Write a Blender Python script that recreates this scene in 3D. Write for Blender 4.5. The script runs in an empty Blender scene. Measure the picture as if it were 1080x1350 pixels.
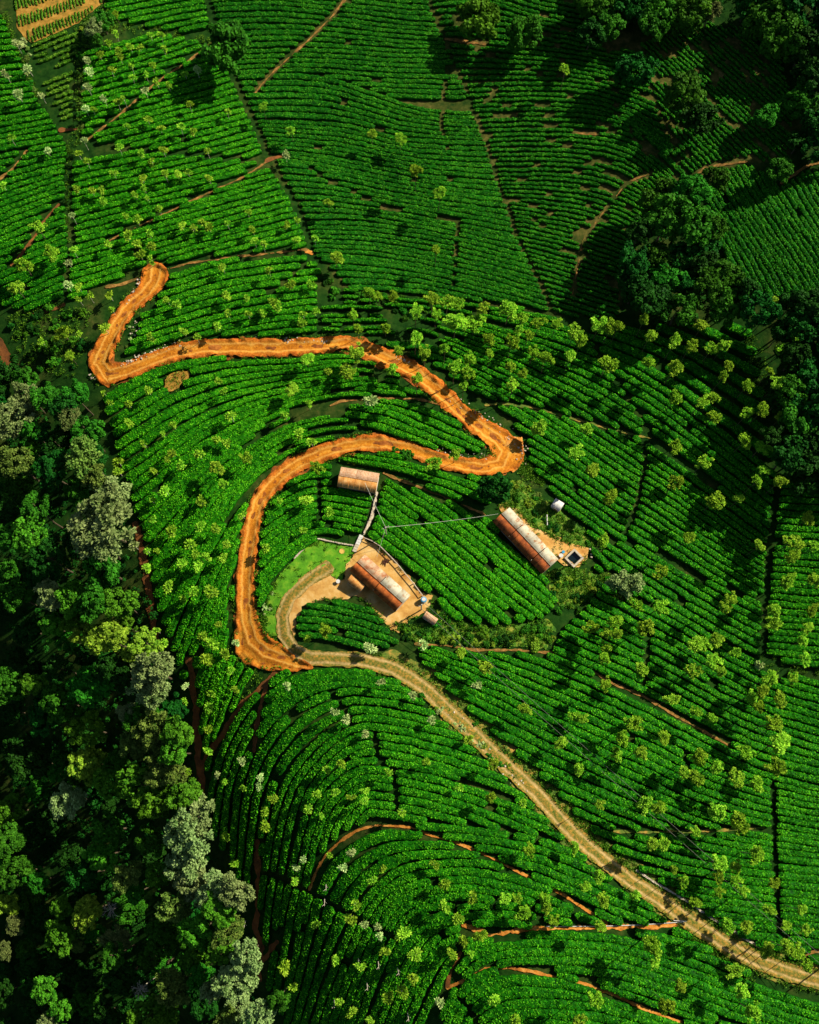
import bpy, math, random
import numpy as np
from mathutils import Vector

random.seed(7)
RNG = np.random.default_rng(7)
scene = bpy.context.scene
COL = scene.collection

# ------------------------------------------------------------------ camera
D, TILT, TANV = 172.0, math.radians(14.0), 0.47
CAM = np.array([0.0, -D * math.sin(TILT), D * math.cos(TILT)])
cam_data = bpy.data.cameras.new("camera")
cam_data.sensor_fit = 'VERTICAL'
cam_data.sensor_height = 24.0
cam_data.lens = 12.0 / TANV
cam_data.clip_end = 3000.0
cam = bpy.data.objects.new("camera", cam_data)
cam.location = CAM
cam.rotation_euler = (TILT, 0, 0)
COL.objects.link(cam)
scene.camera = cam

# ------------------------------------------------------------------ light
SUN_EL, SUN_AZ = math.radians(36.5), math.radians(31.0)      # azimuth from +x towards +y
S = Vector((math.cos(SUN_EL) * math.cos(SUN_AZ), math.cos(SUN_EL) * math.sin(SUN_AZ), math.sin(SUN_EL)))
world = bpy.data.worlds.new("World")
scene.world = world
world.use_nodes = True
wn = world.node_tree.nodes
sky = wn.new('ShaderNodeTexSky')
sky.sky_type = 'NISHITA'
sky.sun_disc = False
sky.sun_elevation = SUN_EL
sky.sun_rotation = math.atan2(S.x, S.y)
wn['Background'].inputs['Strength'].default_value = 0.05
world.node_tree.links.new(sky.outputs[0], wn['Background'].inputs['Color'])
sun_data = bpy.data.lights.new("sun", 'SUN')
sun_data.energy = 5.0
sun_data.angle = math.radians(0.5)
sun_data.color = (1.0, 0.91, 0.72)
sun = bpy.data.objects.new("sun", sun_data)
sun.rotation_euler = S.to_track_quat('Z', 'Y').to_euler()
sun.location = (80, 60, 120)
COL.objects.link(sun)
scene.view_settings.view_transform = 'Standard'
scene.view_settings.look = 'None'
scene.view_settings.gamma = 1.0
scene.view_settings.use_curve_mapping = False
scene.view_settings.exposure = 0.85

# ------------------------------------------------------------------ helpers: noise, projection, terrain
_T = np.random.default_rng(3).random(65536)


def vn(x, y, z=0.0):
    x, y, z = np.broadcast_arrays(np.asarray(x, float), np.asarray(y, float), np.asarray(z, float))
    xi, yi, zi = np.floor(x).astype(np.int64), np.floor(y).astype(np.int64), np.floor(z).astype(np.int64)
    fx, fy, fz = x - xi, y - yi, z - zi
    fx, fy, fz = fx * fx * (3 - 2 * fx), fy * fy * (3 - 2 * fy), fz * fz * (3 - 2 * fz)
    r = 0
    for dx in (0, 1):
        for dy in (0, 1):
            for dz in (0, 1):
                hsh = ((xi + dx) * 73856093 ^ (yi + dy) * 19349663 ^ (zi + dz) * 83492791) & 65535
                r = r + _T[hsh] * (fx if dx else 1 - fx) * (fy if dy else 1 - fy) * (fz if dz else 1 - fz)
    return r * 2 - 1


def ray(px, py):
    px, py = np.asarray(px, float), np.asarray(py, float)
    a, b = (px - 540) / 675 * TANV, (675 - py) / 675 * TANV
    ct, st = math.cos(TILT), math.sin(TILT)
    return a, b * ct + st, b * st - ct


def at_height(px, py, z):
    dx, dy, dz = ray(px, py)
    t = (z - CAM[2]) / dz
    return CAM[0] + t * dx, CAM[1] + t * dy


def seg_dist(X, Y, pts, closed=False, halves=None):
    """distance to a polyline (minus interpolated half widths if given), signed lateral offset, arclength"""
    P = [tuple(p[:2]) for p in pts]
    if closed:
        P = P + [P[0]]
    best = np.full(np.shape(X), 1e9)
    lat = np.zeros(np.shape(X))
    alo = np.zeros(np.shape(X))
    acc = 0.0
    for i in range(len(P) - 1):
        (x0, y0), (x1, y1) = P[i], P[i + 1]
        vx, vy = x1 - x0, y1 - y0
        L2 = vx * vx + vy * vy + 1e-9
        t = np.clip(((X - x0) * vx + (Y - y0) * vy) / L2, 0, 1)
        ex, ey = X - x0 - t * vx, Y - y0 - t * vy
        d = np.sqrt(ex * ex + ey * ey)
        if halves is not None:
            d = d - (halves[i] * (1 - t) + halves[i + 1] * t)
        m = d < best
        best = np.where(m, d, best)
        lat = np.where(m, (ex * vy - ey * vx) / math.sqrt(L2), lat)
        alo = np.where(m, acc + t * math.sqrt(L2), alo)
        acc += math.sqrt(L2)
    return best, lat, alo


def inside(X, Y, poly):
    r = np.zeros(np.shape(X), bool)
    n = len(poly)
    for i in range(n):
        (x0, y0), (x1, y1) = poly[i], poly[(i + 1) % n]
        if y0 == y1:
            continue
        r ^= ((y0 > Y) != (y1 > Y)) & (X < (x1 - x0) * (Y - y0) / (y1 - y0) + x0)
    return r


def sp(v):
    return np.log1p(np.exp(np.clip(v, -30, 30)))


FOREST_EDGE_PX = [(-260, 330), (-60, 430), (60, 480), (125, 545), (180, 690), (228, 850), (262, 1010), (300, 1150), (335, 1270), (365, 1400), (420, 1640)]
_FE = [tuple(float(v) for v in at_height(x, y, 0)) for x, y in FOREST_EDGE_PX]
CREST_PX = [(285, 700), (335, 880), (395, 1030), (465, 1170), (545, 1300), (600, 1420), (640, 1640)]
_CREST = [tuple(float(v) for v in at_height(x, y, 0)) for x, y in CREST_PX]
_DOME = tuple(float(v) for v in at_height(760, 1430, 0))


def h_exact(x, y):
    x, y = np.asarray(x, float), np.asarray(y, float)
    d, lat, _ = seg_dist(x, y, _FE)
    # polyline runs downwards in the picture, the forest lies on its right hand (negative x)
    s = np.where(lat > 0, d, -d)
    g = 0.46 * 8 * sp((s + 5) / 8)
    d2, lat2, _ = seg_dist(x, y, _CREST)
    s2 = np.where(lat2 > 0, d2, -d2)
    g = g + 0.95 * 5 * sp((s2 - 1) / 5) / (1 + np.exp(np.clip((y + 32) / 7, -30, 30)))
    z = -38 * (1 - np.exp(-g / 38))
    r2 = (x - _DOME[0]) ** 2 + (y - _DOME[1]) ** 2
    z = z + 13 * np.exp(-r2 / (2 * 40.0 ** 2))
    z = z + 3.0 * sp((x - 52) / 8) * np.exp(-((y + 5) / 90) ** 2)
    z = z + 0.9 * sp((0.55 * (x - 30) + 0.83 * (y - 62)) / 10)
    z = z - 5.0 * np.tanh((0.84 * x + 0.54 * y) / 60)
    z = z + 0.9 * np.sin(x / 17 + 1) * np.sin(y / 21 + 2) + 0.35 * np.sin(x / 7.3 + y / 9.1)
    return z


_HX0, _HY0, _HS = -190.0, -180.0, 0.5
_HG = h_exact(*np.meshgrid(_HX0 + _HS * np.arange(770), _HY0 + _HS * np.arange(850)))


def h(x, y):
    """terrain height, looked up in a half-metre table"""
    u = np.clip((np.asarray(x, float) - _HX0) / _HS, 0, 767.999)
    v = np.clip((np.asarray(y, float) - _HY0) / _HS, 0, 847.999)
    i, j = u.astype(int), v.astype(int)
    fu, fv = u - i, v - j
    return (_HG[j, i] * (1 - fu) + _HG[j, i + 1] * fu) * (1 - fv) + (_HG[j + 1, i] * (1 - fu) + _HG[j + 1, i + 1] * fu) * fv


def p2w(px, py, up=0.0):
    """ground point (or point `up` metres above the ground) seen at a pixel of the photograph"""
    px, py = np.asarray(px, float), np.asarray(py, float)
    z = np.zeros(np.broadcast(px, py).shape)
    for _ in range(14):
        x, y = at_height(px, py, z)
        z = 0.25 * z + 0.75 * (h(x, y) + up)
    x, y = at_height(px, py, z)
    return x, y, h(x, y)


MPP = D * TANV / 675            # metres per photo pixel near the centre


# ------------------------------------------------------------------ materials
def nodes_of(name):
    m = bpy.data.materials.new(name)
    m.use_nodes = True
    nt = m.node_tree
    return m, nt, nt.nodes['Principled BSDF']


def setrgb(e, c):
    e.color = (c[0], c[1], c[2], 1)


def ramp(nt, fac, cols, lo=0.3, hi=0.7):
    r = nt.nodes.new('ShaderNodeValToRGB')
    el = r.color_ramp.elements
    n = len(cols)
    while len(el) < n:
        el.new(0.5)
    for i, c in enumerate(cols):
        el[i].position = lo + (hi - lo) * i / (n - 1)
        setrgb(el[i], c)
    nt.links.new(fac, r.inputs[0])
    return r.outputs[0]


def noise_node(nt, scale, detail=4, rough=0.6, coord='pos'):
    t = nt.nodes.new('ShaderNodeTexNoise')
    t.inputs['Scale'].default_value = scale
    t.inputs['Detail'].default_value = detail
    t.inputs['Roughness'].default_value = rough
    if coord == 'pos':
        g = nt.nodes.new('ShaderNodeNewGeometry')
        nt.links.new(g.outputs['Position'], t.inputs['Vector'])
    else:
        g = nt.nodes.new('ShaderNodeTexCoord')
        nt.links.new(g.outputs['Object'], t.inputs['Vector'])
    return t.outputs[0]


def mix(nt, fac, a, b, mode='MIX'):
    n = nt.nodes.new('ShaderNodeMix')
    n.data_type = 'RGBA'
    n.blend_type = mode
    for sock, v in ((n.inputs[0], fac), (n.inputs[6], a), (n.inputs[7], b)):
        if isinstance(v, (int, float)):
            sock.default_value = v
        elif isinstance(v, tuple):
            sock.default_value = (v[0], v[1], v[2], 1)
        else:
            nt.links.new(v, sock)
    return n.outputs[2]


def math_node(nt, op, a, b=None, c=None):
    n = nt.nodes.new('ShaderNodeMath')
    n.operation = op
    for i, v in enumerate((a, b, c)):
        if v is None:
            continue
        if isinstance(v, (int, float)):
            n.inputs[i].default_value = v
        else:
            nt.links.new(v, n.inputs[i])
    return n.outputs[0]


def attr(nt, name):
    a = nt.nodes.new('ShaderNodeAttribute')
    a.attribute_name = name
    return a.outputs['Fac']


def bump(nt, bsdf, height, strength=0.5, dist=0.1):
    b = nt.nodes.new('ShaderNodeBump')
    b.inputs['Strength'].default_value = strength
    b.inputs['Distance'].default_value = dist
    nt.links.new(height, b.inputs['Height'])
    nt.links.new(b.outputs[0], bsdf.inputs['Normal'])


def simple_mat(name, cols, scale=2.0, rough=0.9, bmp=0.4, lo=0.3, hi=0.7, spec=0.2, coord='pos', detail=5):
    m, nt, b = nodes_of(name)
    f = noise_node(nt, scale, detail, 0.65, coord)
    c = ramp(nt, f, cols, lo, hi)
    if 'sheet' in name:         # each roofing sheet has weathered its own way
        oi = nt.nodes.new('ShaderNodeObjectInfo')
        hsv = nt.nodes.new('ShaderNodeHueSaturation')
        nt.links.new(c, hsv.inputs['Color'])
        nt.links.new(math_node(nt, 'MULTIPLY_ADD', oi.outputs['Random'], 0.42, 0.76), hsv.inputs['Value'])
        c = hsv.outputs[0]
    nt.links.new(c, b.inputs['Base Color'])
    b.inputs['Roughness'].default_value = rough
    b.inputs['Specular IOR Level'].default_value = spec
    if bmp:
        bump(nt, b, noise_node(nt, scale * 5, 4, 0.6, coord), bmp, 0.08)
    return m


def leaf_mat(name, dark, light, fine=5.0, vary=0.35, transl=0.2, spec=0.04):
    """foliage: fine noise between two leaf colours, small change from plant to plant, some light through the leaf"""
    m, nt, b = nodes_of(name)
    f = noise_node(nt, fine, 3, 0.7)
    t = attr(nt, 'tint')
    f2 = math_node(nt, 'ADD', math_node(nt, 'MULTIPLY', f, 0.6), math_node(nt, 'MULTIPLY', t, 0.4))
    c = ramp(nt, f2, [dark, light], 0.25, 0.72)
    oi = nt.nodes.new('ShaderNodeObjectInfo')
    hsv = nt.nodes.new('ShaderNodeHueSaturation')
    nt.links.new(c, hsv.inputs['Color'])
    nt.links.new(math_node(nt, 'MULTIPLY_ADD', oi.outputs['Random'], vary, 1 - vary / 2), hsv.inputs['Value'])
    nt.links.new(math_node(nt, 'MULTIPLY_ADD', oi.outputs['Random'], 0.03, 0.482), hsv.inputs['Hue'])
    c = hsv.outputs[0]
    nt.links.new(c, b.inputs['Base Color'])
    b.inputs['Roughness'].default_value = 0.6
    b.inputs['Specular IOR Level'].default_value = spec
    tr = nt.nodes.new('ShaderNodeBsdfTranslucent')
    nt.links.new(c, tr.inputs['Color'])
    ms = nt.nodes.new('ShaderNodeMixShader')
    ms.inputs[0].default_value = transl
    nt.links.new(b.outputs[0], ms.inputs[1])
    nt.links.new(tr.outputs[0], ms.inputs[2])
    out = nt.nodes['Material Output']
    nt.links.new(ms.outputs[0], out.inputs['Surface'])
    return m


def tea_mat(name, dark, mid, light):
    m, nt, b = nodes_of(name)
    f = noise_node(nt, 3.2, 4, 0.75)
    big = noise_node(nt, 0.09, 3, 0.6)
    t = attr(nt, 'tint')
    ff = math_node(nt, 'ADD', math_node(nt, 'MULTIPLY', f, 0.25), math_node(nt, 'MULTIPLY', t, 0.55))
    ff = math_node(nt, 'ADD', ff, math_node(nt, 'MULTIPLY', big, 0.20))
    c = ramp(nt, ff, [dark, mid, light], 0.22, 0.78)
    nt.links.new(c, b.inputs['Base Color'])
    b.inputs['Roughness'].default_value = 0.55
    b.inputs['Specular IOR Level'].default_value = 0.03
    tr = nt.nodes.new('ShaderNodeBsdfTranslucent')
    nt.links.new(c, tr.inputs['Color'])
    ms = nt.nodes.new('ShaderNodeMixShader')
    ms.inputs[0].default_value = 0.1
    nt.links.new(b.outputs[0], ms.inputs[1])
    nt.links.new(tr.outputs[0], ms.inputs[2])
    nt.links.new(ms.outputs[0], nt.nodes['Material Output'].inputs['Surface'])
    return m


M = {}
M['tea'] = tea_mat('tea_leaves', (0.002, 0.034, 0.002), (0.011, 0.140, 0.002), (0.100, 0.43, 0.009))
M['tea_flush'] = tea_mat('tea_leaves_new_flush', (0.003, 0.042, 0.002), (0.016, 0.170, 0.002), (0.120, 0.48, 0.009))
M['tea_deep'] = tea_mat('tea_leaves_deep', (0.002, 0.028, 0.002), (0.008, 0.115, 0.003), (0.078, 0.33, 0.012))
M['crop'] = tea_mat('vegetable_leaves', (0.01, 0.05, 0.003), (0.05, 0.16, 0.006), (0.20, 0.36, 0.03))
M['lime'] = leaf_mat('lime_leaves', (0.04, 0.21, 0.005), (0.42, 0.70, 0.045), 3.0, 0.45, 0.28)
M['shade_leaf'] = leaf_mat('shade_tree_leaves', (0.020, 0.14, 0.004), (0.34, 0.60, 0.030), 3.0, 0.5, 0.25)
M['whitish'] = leaf_mat('whitish_leaves', (0.13, 0.28, 0.05), (0.55, 0.66, 0.26), 3.0, 0.5, 0.2)
M['dark_leaf'] = leaf_mat('dark_leaves', (0.002, 0.026, 0.003), (0.014, 0.095, 0.007), 2.5, 0.5, 0.12)
M['mid_leaf'] = leaf_mat('mid_green_leaves', (0.004, 0.048, 0.003), (0.045, 0.210, 0.010), 2.5, 0.5, 0.18)
M['bright_leaf'] = leaf_mat('bright_green_leaves', (0.006, 0.065, 0.003), (0.100, 0.31, 0.014), 2.5, 0.4, 0.2)
M['yellow_leaf'] = leaf_mat('yellow_green_leaves', (0.025, 0.10, 0.004), (0.28, 0.43, 0.03), 2.5, 0.4, 0.2)
M['olive_leaf'] = leaf_mat('olive_leaves', (0.02, 0.075, 0.008), (0.18, 0.28, 0.045), 2.5, 0.4, 0.18)
M['pale_leaf'] = leaf_mat('silvery_leaves', (0.06, 0.13, 0.025), (0.30, 0.41, 0.14), 2.5, 0.35, 0.18)
M['brown_leaf'] = leaf_mat('dry_leaves', (0.04, 0.08, 0.015), (0.17, 0.22, 0.06), 2.5, 0.4, 0.15)
M['bark'] = simple_mat('bark', [(0.05, 0.035, 0.02), (0.13, 0.10, 0.06)], 6, bmp=0.6)
M['pale_bark'] = simple_mat('pale_bark', [(0.30, 0.27, 0.2), (0.55, 0.5, 0.4)], 6, bmp=0.5)
M['grass'] = simple_mat('short_grass', [(0.03, 0.12, 0.003), (0.065, 0.22, 0.005), (0.17, 0.28, 0.015)], 0.7, bmp=0.6)
M['rough_grass'] = simple_mat('rough_grass', [(0.012, 0.06, 0.003), (0.05, 0.14, 0.007), (0.25, 0.26, 0.03)], 0.8, bmp=0.9)
M['yard'] = simple_mat('yard_earth', [(0.26, 0.11, 0.02), (0.42, 0.235, 0.06), (0.52, 0.36, 0.15)], 0.5, bmp=0.4)
M['bright_soil'] = simple_mat('bright_orange_soil', [(0.16, 0.05, 0.008), (0.40, 0.15, 0.018), (0.52, 0.26, 0.06)], 1.3, bmp=0.7)
M['soil'] = simple_mat('orange_soil', [(0.04, 0.05, 0.008), (0.17, 0.085, 0.016), (0.36, 0.19, 0.05)], 1.3, bmp=0.7)
M['redsoil'] = simple_mat('red_brown_soil', [(0.06, 0.03, 0.008), (0.16, 0.055, 0.012), (0.25, 0.09, 0.02)], 0.7, bmp=0.8)
M['cropsoil'] = simple_mat('crop_soil', [(0.08, 0.08, 0.008), (0.25, 0.13, 0.015), (0.36, 0.21, 0.04)], 1.0, bmp=0.6)
M['stone'] = simple_mat('pale_stone', [(0.28, 0.22, 0.15), (0.55, 0.48, 0.38)], 3.0, bmp=0.5)
M['concrete'] = simple_mat('old_concrete', [(0.30, 0.25, 0.18), (0.50, 0.44, 0.34)], 2.0, bmp=0.3)
M['plaster'] = simple_mat('plaster', [(0.38, 0.33, 0.26), (0.55, 0.50, 0.42)], 1.2, bmp=0.15)
M['wood'] = simple_mat('weathered_wood', [(0.14, 0.08, 0.04), (0.30, 0.19, 0.10)], 4.0, bmp=0.4)
M['paint_white'] = simple_mat('white_paint', [(0.42, 0.41, 0.38), (0.56, 0.55, 0.52)], 3.0, bmp=0.1)
M['zinc'] = simple_mat('zinc_sheet', [(0.26, 0.10, 0.04), (0.31, 0.27, 0.19), (0.36, 0.34, 0.26)], 1.3, 0.85, 0.2, 0.34, 0.54, 0.03)
M['zinc_pink'] = simple_mat('tarnished_sheet', [(0.28, 0.10, 0.04), (0.37, 0.22, 0.13), (0.40, 0.30, 0.20)], 1.3, 0.85, 0.2, 0.36, 0.62, 0.03)
M['rust'] = simple_mat('rust_sheet', [(0.14, 0.035, 0.008), (0.34, 0.085, 0.014), (0.46, 0.14, 0.03)], 1.5, 0.85, 0.3)
M['rust_dark'] = simple_mat('dark_rust_sheet', [(0.08, 0.025, 0.010), (0.24, 0.060, 0.014), (0.36, 0.10, 0.02)], 1.7, 0.85, 0.3)
M['rust_tan'] = simple_mat('tan_rust_sheet', [(0.32, 0.11, 0.02), (0.50, 0.24, 0.07), (0.54, 0.33, 0.14)], 1.6, 0.8, 0.3, spec=0.03)
M['pink_sheet'] = simple_mat('speckled_pink_sheet', [(0.34, 0.15, 0.06), (0.46, 0.28, 0.17), (0.50, 0.37, 0.25)], 4.0, 0.8, 0.3, spec=0.03)
M['blue'] = simple_mat('blue_plastic', [(0.03, 0.22, 0.42), (0.06, 0.32, 0.55)], 2, 0.4, 0.0)
M['glass'] = simple_mat('dark_glass', [(0.02, 0.025, 0.03), (0.04, 0.045, 0.05)], 2, 0.15, 0.0, spec=0.5)
M['wire'] = simple_mat('wire', [(0.45, 0.45, 0.36), (0.6, 0.6, 0.5)], 2, 0.5, 0.0)
M['wire_dark'] = simple_mat('dark_wire', [(0.06, 0.07, 0.05), (0.1, 0.1, 0.08)], 2, 0.6, 0.0)
M['straw'] = simple_mat('straw', [(0.42, 0.26, 0.05), (0.60, 0.42, 0.10)], 8, 0.9, 0.4)
M['char'] = simple_mat('charred_wood', [(0.012, 0.008, 0.006), (0.10, 0.03, 0.015)], 5, 0.9, 0.4)

# water in the tank
m, nt, b = nodes_of('tank_water')
b.inputs['Base Color'].default_value = (0.004, 0.010, 0.012, 1)
b.inputs['Roughness'].default_value = 0.05
M['water'] = m

# ground: humus and litter between the plants, tan soil where the bushes are thin
m, nt, b = nodes_of('ground_earth')
n1, n2 = noise_node(nt, 0.8, 5, 0.7), noise_node(nt, 0.16, 4, 0.6)
dk = ramp(nt, n1, [(0.003, 0.020, 0.002), (0.010, 0.040, 0.004), (0.035, 0.040, 0.008)], 0.35, 0.80)
tan = ramp(nt, n1, [(0.02, 0.05, 0.008), (0.11, 0.085, 0.020), (0.30, 0.19, 0.065)], 0.32, 0.72)
cmix = mix(nt, attr(nt, 'soil'), dk, tan)
nt.links.new(cmix, b.inputs['Base Color'])
b.inputs['Roughness'].default_value = 0.95
b.inputs['Specular IOR Level'].default_value = 0.05
bump(nt, b, n1, 0.6, 0.2)
M['ground'] = m

# graded dirt road: wheel marks follow the lane, redder where the cut bank was thrown out
m, nt, b = nodes_of('graded_dirt')
lat, edge = attr(nt, 'lat'), attr(nt, 'edge')
n1, n2, n3 = noise_node(nt, 0.45, 5, 0.7), noise_node(nt, 3.0, 5, 0.7), noise_node(nt, 0.12, 3, 0.5)
ff = math_node(nt, 'ADD', math_node(nt, 'MULTIPLY', n1, 0.55), math_node(nt, 'MULTIPLY', n2, 0.45))
c1 = ramp(nt, ff, [(0.17, 0.044, 0.004), (0.43, 0.150, 0.009), (0.58, 0.30, 0.040)], 0.34, 0.64)
wv = math_node(nt, 'SINE', math_node(nt, 'MULTIPLY', math_node(nt, 'ADD', lat, math_node(nt, 'MULTIPLY', n1, 0.9)), 8.5))
wv = math_node(nt, 'MULTIPLY_ADD', wv, 0.5, 0.5)
c2 = mix(nt, math_node(nt, 'MULTIPLY', wv, 0.45), c1, (0.26, 0.078, 0.006))
wd = math_node(nt, 'ABSOLUTE', math_node(nt, 'SUBTRACT', math_node(nt, 'ABSOLUTE', math_node(nt, 'ADD', lat, math_node(nt, 'MULTIPLY', math_node(nt, 'SUBTRACT', n1, 0.5), 1.2))), 0.62))
wd = math_node(nt, 'SUBTRACT', 1.0, math_node(nt, 'MINIMUM', math_node(nt, 'MULTIPLY', wd, 4.0), 1.0))
c2 = mix(nt, math_node(nt, 'MULTIPLY', wd, 0.55), c2, (0.62, 0.36, 0.08))
redder = math_node(nt, 'MULTIPLY', math_node(nt, 'SUBTRACT', 1.0, edge), 0.9)
c3 = mix(nt, redder, c2, ramp(nt, n2, [(0.14, 0.035, 0.006), (0.36, 0.085, 0.008), (0.48, 0.18, 0.03)], 0.35, 0.68))
nt.links.new(c3, b.inputs['Base Color'])
b.inputs['Roughness'].default_value = 0.95
b.inputs['Specular IOR Level'].default_value = 0.1
bump(nt, b, n2, 0.8, 0.12)
M['road'] = m

# two-rut track: pale ruts, grassy crown, brown shoulders
m, nt, b = nodes_of('rutted_track')
lat = attr(nt, 'lat')
n1, n2 = noise_node(nt, 0.5, 5, 0.7), noise_node(nt, 2.6, 5, 0.7)
wob = math_node(nt, 'MULTIPLY', math_node(nt, 'SUBTRACT', n1, 0.5), 0.7)
al = math_node(nt, 'ABSOLUTE', math_node(nt, 'ADD', lat, wob))
rd = math_node(nt, 'ABSOLUTE', math_node(nt, 'SUBTRACT', al, 0.72))
rut = math_node(nt, 'SUBTRACT', 1.0, math_node(nt, 'SMOOTH_MIN', math_node(nt, 'MULTIPLY', rd, 2.9), 1.0, 0.3))
pale = ramp(nt, n2, [(0.30, 0.19, 0.06), (0.48, 0.35, 0.16)], 0.3, 0.7)
side = ramp(nt, n2, [(0.03, 0.08, 0.008), (0.15, 0.12, 0.02), (0.36, 0.18, 0.03)], 0.34, 0.66)
worn = ramp(nt, noise_node(nt, 0.22, 4, 0.6), [(0.65, 0.65, 0.65), (1, 1, 1)], 0.38, 0.6)
rut = math_node(nt, 'MULTIPLY', rut, worn)
nt.links.new(mix(nt, rut, side, pale), b.inputs['Base Color'])
b.inputs['Roughness'].default_value = 0.95
b.inputs['Specular IOR Level'].default_value = 0.1
bump(nt, b, n2, 0.7, 0.12)
M['track'] = m
M['bank'] = simple_mat('cut_bank_earth', [(0.05, 0.022, 0.004), (0.20, 0.055, 0.007), (0.40, 0.14, 0.02)], 0.9, bmp=0.9)

# weedy verge
M['verge'] = simple_mat('weedy_verge', [(0.02, 0.075, 0.006), (0.10, 0.13, 0.015), (0.36, 0.20, 0.04)], 0.8, bmp=0.9)


# ------------------------------------------------------------------ object helpers
def mesh_np(name, V, F4=None, F3=None, attrs=None):
    V = np.asarray(V, np.float32).reshape(-1, 3)
    me = bpy.data.meshes.new(name)
    me.vertices.add(len(V))
    me.vertices.foreach_set('co', V.ravel())
    parts, starts, tot = [], [], 0
    for F, k in ((F4, 4), (F3, 3)):
        if F is not None and len(F):
            F = np.asarray(F, np.int32).reshape(-1, k)
            parts.append(F.ravel())
            starts.append(tot + np.arange(len(F), dtype=np.int32) * k)
            tot += F.size
    loops, st = np.concatenate(parts), np.concatenate(starts)
    me.loops.add(len(loops))
    me.loops.foreach_set('vertex_index', loops)
    me.polygons.add(len(st))
    me.polygons.foreach_set('loop_start', st)
    for k, v in (attrs or {}).items():
        a = me.attributes.new(k, 'FLOAT', 'POINT')
        a.data.foreach_set('value', np.asarray(v, np.float32))
    me.update(calc_edges=True)
    return me


def obj(name, me, mat=None, parent=None, loc=None, rot=None):
    if mat is not None and len(me.materials) == 0:
        me.materials.append(M[mat])
    o = bpy.data.objects.new(name, me)
    COL.objects.link(o)
    if parent is not None:
        o.parent = parent
    if loc is not None:
        o.location = loc
    if rot is not None:
        o.rotation_euler = rot
    return o


def empty(name, loc, rz=0.0):
    o = bpy.data.objects.new(name, None)
    o.empty_display_size = 0.3
    o.location = loc
    o.rotation_euler = (0, 0, rz)
    COL.objects.link(o)
    return o


def tag(o, label=None, cat=None, group=None, kind=None):
    if label:
        w_ = label.split()
        if len(w_) > 16:
            for drop in ('lime', 'slender', 'crowded', 'small', 'the', 'the', 'feathery', 'rounded', 'clumpy'):
                if len(w_) > 16 and drop in w_:
                    w_.remove(drop)
        o['label'] = ' '.join(w_)
    if cat:
        o['category'] = cat
    if group:
        o['group'] = group
    if kind:
        o['kind'] = kind
    return o


class MB:
    """collects boxes, tubes and quads into one mesh"""
    def __init__(s):
        s.v, s.f = [], []

    def quad(s, *p):
        n = len(s.v)
        s.v += [tuple(q) for q in p]
        s.f.append(tuple(range(n, n + len(p))))

    def box(s, c, d, rz=0.0):
        n = len(s.v)
        ca, sa = math.cos(rz), math.sin(rz)
        for z in (-.5, .5):
            for (a, b_) in ((-.5, -.5), (.5, -.5), (.5, .5), (-.5, .5)):
                x, y = a * d[0], b_ * d[1]
                s.v.append((c[0] + x * ca - y * sa, c[1] + x * sa + y * ca, c[2] + z * d[2]))
        for q in ((0, 3, 2, 1), (4, 5, 6, 7), (0, 1, 5, 4), (1, 2, 6, 5), (2, 3, 7, 6), (3, 0, 4, 7)):
            s.f.append(tuple(n + i for i in q))

    def tube(s, pts, rads, k=6, cap=True):
        n0 = len(s.v)
        pts = [Vector(p) for p in pts]
        for i, p in enumerate(pts):
            t = (pts[min(i + 1, len(pts) - 1)] - pts[max(i - 1, 0)]).normalized()
            a = t.orthogonal().normalized()
            b_ = t.cross(a)
            for j in range(k):
                th = 2 * math.pi * j / k
                s.v.append(tuple(p + (a * math.cos(th) + b_ * math.sin(th)) * rads[i]))
        for i in range(len(pts) - 1):
            for j in range(k):
                s.f.append((n0 + i * k + j, n0 + i * k + (j + 1) % k, n0 + (i + 1) * k + (j + 1) % k, n0 + (i + 1) * k + j))
        if cap:
            s.f.append(tuple(n0 + (len(pts) - 1) * k + j for j in range(k)))
            s.f.append(tuple(n0 + k - 1 - j for j in range(k)))

    def mesh(s, name):
        me = bpy.data.meshes.new(name)
        me.from_pydata(s.v, [], s.f)
        me.update()
        return me

    def build(s, name, mat, parent=None, loc=None, rot=None):
        return obj(name, s.mesh(name), mat, parent, loc, rot)


# ------------------------------------------------------------------ layout of roads, paths, ditches (photo pixels)
ROAD = [(205, 363, 30), (202, 374, 27), (190, 388, 20), (175, 400, 19), (157, 425, 20), (140, 455, 23), (131, 478, 27), (142, 495, 27), (170, 489, 20), (200, 476, 19),
        (232, 465, 19), (270, 459, 21), (320, 459, 22), (370, 459, 21), (420, 456, 19), (460, 453, 18), (495, 466, 20), (520, 478, 21),
        (547, 490, 20), (567, 507, 21), (590, 527, 22), (603, 540, 19), (618, 553, 20), (638, 567, 25), (655, 579, 30), (668, 594, 32),
        (659, 611, 26), (638, 617, 20), (612, 614, 18), (590, 610, 17), (562, 601, 17), (540, 592, 18), (510, 585, 19), (482, 585, 19),
        (455, 589, 19), (430, 596, 20), (400, 608, 20), (375, 624, 20), (356, 642, 20), (343, 660, 20), (335, 682, 20), (331, 704, 20),
        (327, 732, 21), (324, 762, 22), (324, 792, 23), (326, 820, 26), (333, 845, 38), (350, 861, 36), (378, 869, 22)]
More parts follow.
